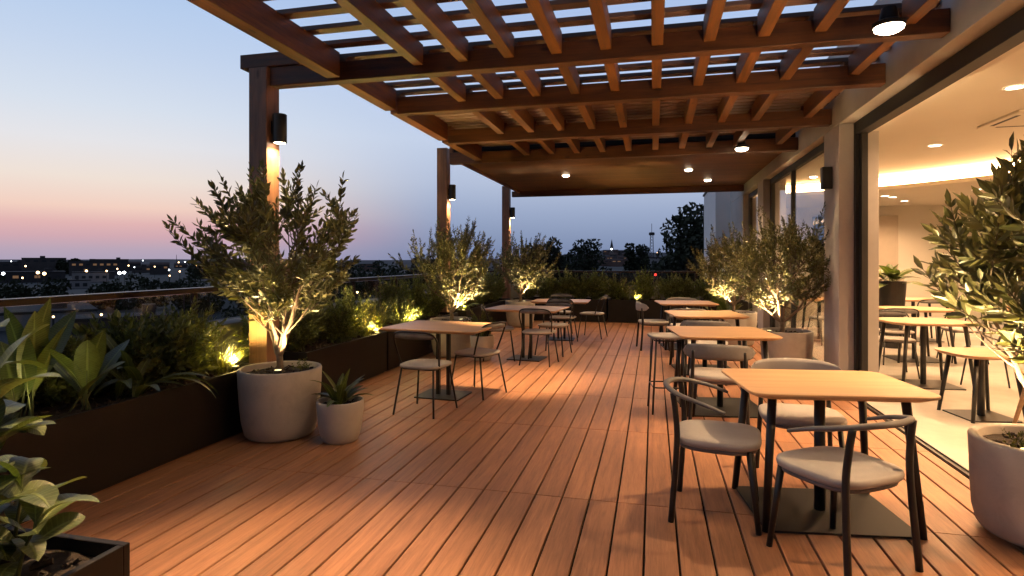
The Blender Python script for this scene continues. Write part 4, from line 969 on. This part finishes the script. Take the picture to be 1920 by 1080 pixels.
trs = [(1012, 60, 3.6, 2.0, 'dark round tree just right of the farthest left potted tree'), (1032, 64, 3.4, 1.6, 'narrow dark tree beside the round one over the end railing'), (1086, 60, 3.7, 2.5, 'large dark tree over the middle of the end railing'),
       (1060, 66, 1.8, 2.6, 'low dark tree left of the large middle tree'), (1118, 60, 1.2, 2.6, 'low dark tree below the hillside town'), (1150, 70, .2, 2.6, 'lowest dark tree below the spire'),
       (1197, 62, 3.2, 1.7, 'dark tree between the spire and the mast'), (1178, 60, .3, 2.4, 'low dark tree left of the mast'), (1262, 50, 2.9, 2.6, 'reddish dark tree right of the mast'), (1235, 54, .4, 2.4, 'low tree in front of the white house'),
       (1318, 26, 4.4, 1.75, 'tall dark tree next to the white end wall'), (1300, 28, 2.4, 1.8, 'dark tree left below the tall one by the end wall'), (1350, 24, 3.0, 1.6, 'dark tree half hidden behind the white end wall'), (1285, 34, 1.5, 2.0, 'low dark tree before the reddish tree'),
       (975, 70, 1.8, 3.2, 'dark tree behind the farthest post'), (920, 80, 1.5, 3.8, 'dark tree between the middle and farthest posts'), (872, 85, 2.0, 3.5, 'dark tree behind the middle potted tree'), (790, 95, 2.5, 3.4, 'dark tree showing left of the middle potted tree'), (755, 105, .9, 4.4, 'low dark tree left of the middle post'),
       (720, 100, 1.2, 3.6, 'low round dark tree over the left railing'), (680, 100, 1.5, 4.2, 'dark tree right of the nearest potted tree'), (640, 105, 1.0, 4.5, 'dark tree behind the nearest potted tree, right part'), (590, 120, .3, 5, 'dark tree behind the nearest potted tree'),
       (530, 130, -.8, 5.5, 'dark tree behind the nearest post'), (460, 130, -1.6, 5.5, 'dark low tree left of the nearest post'), (390, 140, -1.8, 5.5, 'dark low tree above the left railing'), (340, 150, -2.4, 5.0, 'dark low tree right of the bright white lights'), (290, 150, -2.0, 5.0, 'dark low tree under the bright white lights'), (232, 150, -2.6, 5.2, 'dark low tree in the middle of the left railing view'),
       (195, 150, -4.0, 4.0, 'low dark tree right of the white house'), (105, 140, -2.6, 5.4, 'dark tree left of the white house'), (60, 140, -2.8, 5.4, 'dark tree under the paired warm lights'), (15, 140, -2.7, 5.6, 'dark tree at the left frame edge'), (-30, 150, -2.2, 5.6, 'dark tree cut by the left frame edge'),
       (1000, 80, .9, 3.6, 'low dark tree at the left of the end railing view'), (1040, 84, .7, 3.8, 'low dark tree behind the narrow tree over the end railing'), (1100, 80, .4, 3.6, 'low wide dark tree under the large middle tree'), (1165, 84, -.3, 3.6, 'low wide dark tree between spire and mast'),
       (1215, 74, .5, 3.0, 'low dark tree under the mast'), (1255, 66, .9, 3.0, 'low dark tree beside the white house'), (1290, 44, .9, 2.4, 'low dark tree left of the end wall'), (840, 95, 1.3, 4.0, 'dark tree behind the middle post'), (950, 82, 1.2, 3.6, 'dark tree just left of the farthest post'),
       (126, 520, 3.0, 9, 'dark tree rising beside the pale block on the skyline'), (140, 540, 2.5, 8, 'second dark tree beside the pale block on the skyline'), (385, 400, -.5, 12, 'distant dark tree on the left skyline')]
for i, (u, t, zt, rd, lab) in enumerate(trs):
    far_tree(u, t, zt, rd, lab, 300+i, n=1500 if t < 80 else 900, leafsz=max(.16, min(1.4, t*.0032)) if t > 30 else .14)

# ------------------------------------------------------------------ world
wd = bpy.data.worlds.new('World'); sc.world = wd; wd.use_nodes = True; nt = wd.node_tree; nt.nodes.clear()
out = nt.nodes.new('ShaderNodeOutputWorld'); bg = nt.nodes.new('ShaderNodeBackground'); nt.links.new(bg.outputs[0], out.inputs[0])
tc = nd(nt, 'TexCoord'); sx = nd(nt, 'SeparateXYZ'); nt.links.new(tc.outputs['Generated'], sx.inputs[0])
def lin(c): return tuple(((x/255)/12.92 if x/255 <= .04045 else ((x/255+.055)/1.055)**2.4) for x in c)
z = sx.outputs[2]
def zr(stops): return ramp(nt, math_n(nt, 'MULTIPLY', z, 2.0, True), [(p*2, lin(c)) for p, c in stops])
sunset = zr([(0, (172, 160, 186)), (.016, (186, 164, 184)), (.034, (210, 166, 176)), (.052, (226, 176, 175)), (.075, (243, 205, 188)), (.115, (240, 224, 212)), (.165, (230, 229, 233)), (.215, (214, 224, 238)), (.29, (194, 212, 238)), (.37, (173, 201, 236)), (.5, (140, 172, 220))])
blue = zr([(0, (113, 129, 168)), (.03, (127, 144, 180)), (.08, (151, 167, 200)), (.13, (176, 190, 218)), (.2, (192, 207, 233)), (.34, (176, 200, 238)), (.5, (140, 170, 220))])
# azimuth factor
sd = Vector((-math.sin(a0+R(42)), math.cos(a0+R(42)), 0))
vm = nd(nt, 'VectorMath', operation='DOT_PRODUCT'); nt.links.new(tc.outputs['Generated'], vm.inputs[0]); vm.inputs[1].default_value = sd
f = nd(nt, 'MapRange', interpolation_type='SMOOTHSTEP'); nt.links.new(vm.outputs['Value'], f.inputs[0]); f.inputs[1].default_value = .80; f.inputs[2].default_value = .995
col = mixc(nt, f.outputs[0], blue.outputs[0], sunset.outputs[0])
# sky gets darker away from the glow and at the zenith
dk = nd(nt, 'MapRange'); nt.links.new(z, dk.inputs[0]); dk.inputs[1].default_value = .42; dk.inputs[2].default_value = .8; dk.inputs[3].default_value = 1; dk.inputs[4].default_value = .35
dk2 = nd(nt, 'MapRange'); nt.links.new(vm.outputs['Value'], dk2.inputs[0]); dk2.inputs[1].default_value = -.3; dk2.inputs[2].default_value = .35; dk2.inputs[3].default_value = .35; dk2.inputs[4].default_value = 1
col = mixc(nt, 1.0, col, math_n(nt, 'MULTIPLY', dk.outputs[0], dk2.outputs[0]), 'MULTIPLY')
hs = nd(nt, 'HueSaturation', Saturation=.92); nt.links.new(col, hs.inputs['Color']); nt.links.new(hs.outputs[0], bg.inputs[0]); bg.inputs[1].default_value = 1.0

# ------------------------------------------------------------------ camera and render
cam = bpy.data.cameras.new('camera'); co = bpy.data.objects.new('camera', cam); C.objects.link(co); sc.camera = co
co.location = (0, 0, H); co.rotation_euler = (R(90), 0, a0)
cam.sensor_width = 36; cam.lens = 1100/1920*36; cam.shift_y = -52/1920; cam.clip_start = .05; cam.clip_end = 20000
sc.view_settings.view_transform = 'Standard'; sc.view_settings.look = 'None'; sc.view_settings.exposure = 0
sc.render.engine = 'CYCLES'
cy = sc.cycles; cy.use_denoising = True; cy.max_bounces = 6; cy.diffuse_bounces = 3; cy.transparent_max_bounces = 12; cy.glossy_bounces = 3; cy.sample_clamp_indirect = 6; cy.use_light_tree = True; cy.caustics_reflective = False; cy.caustics_refractive = False
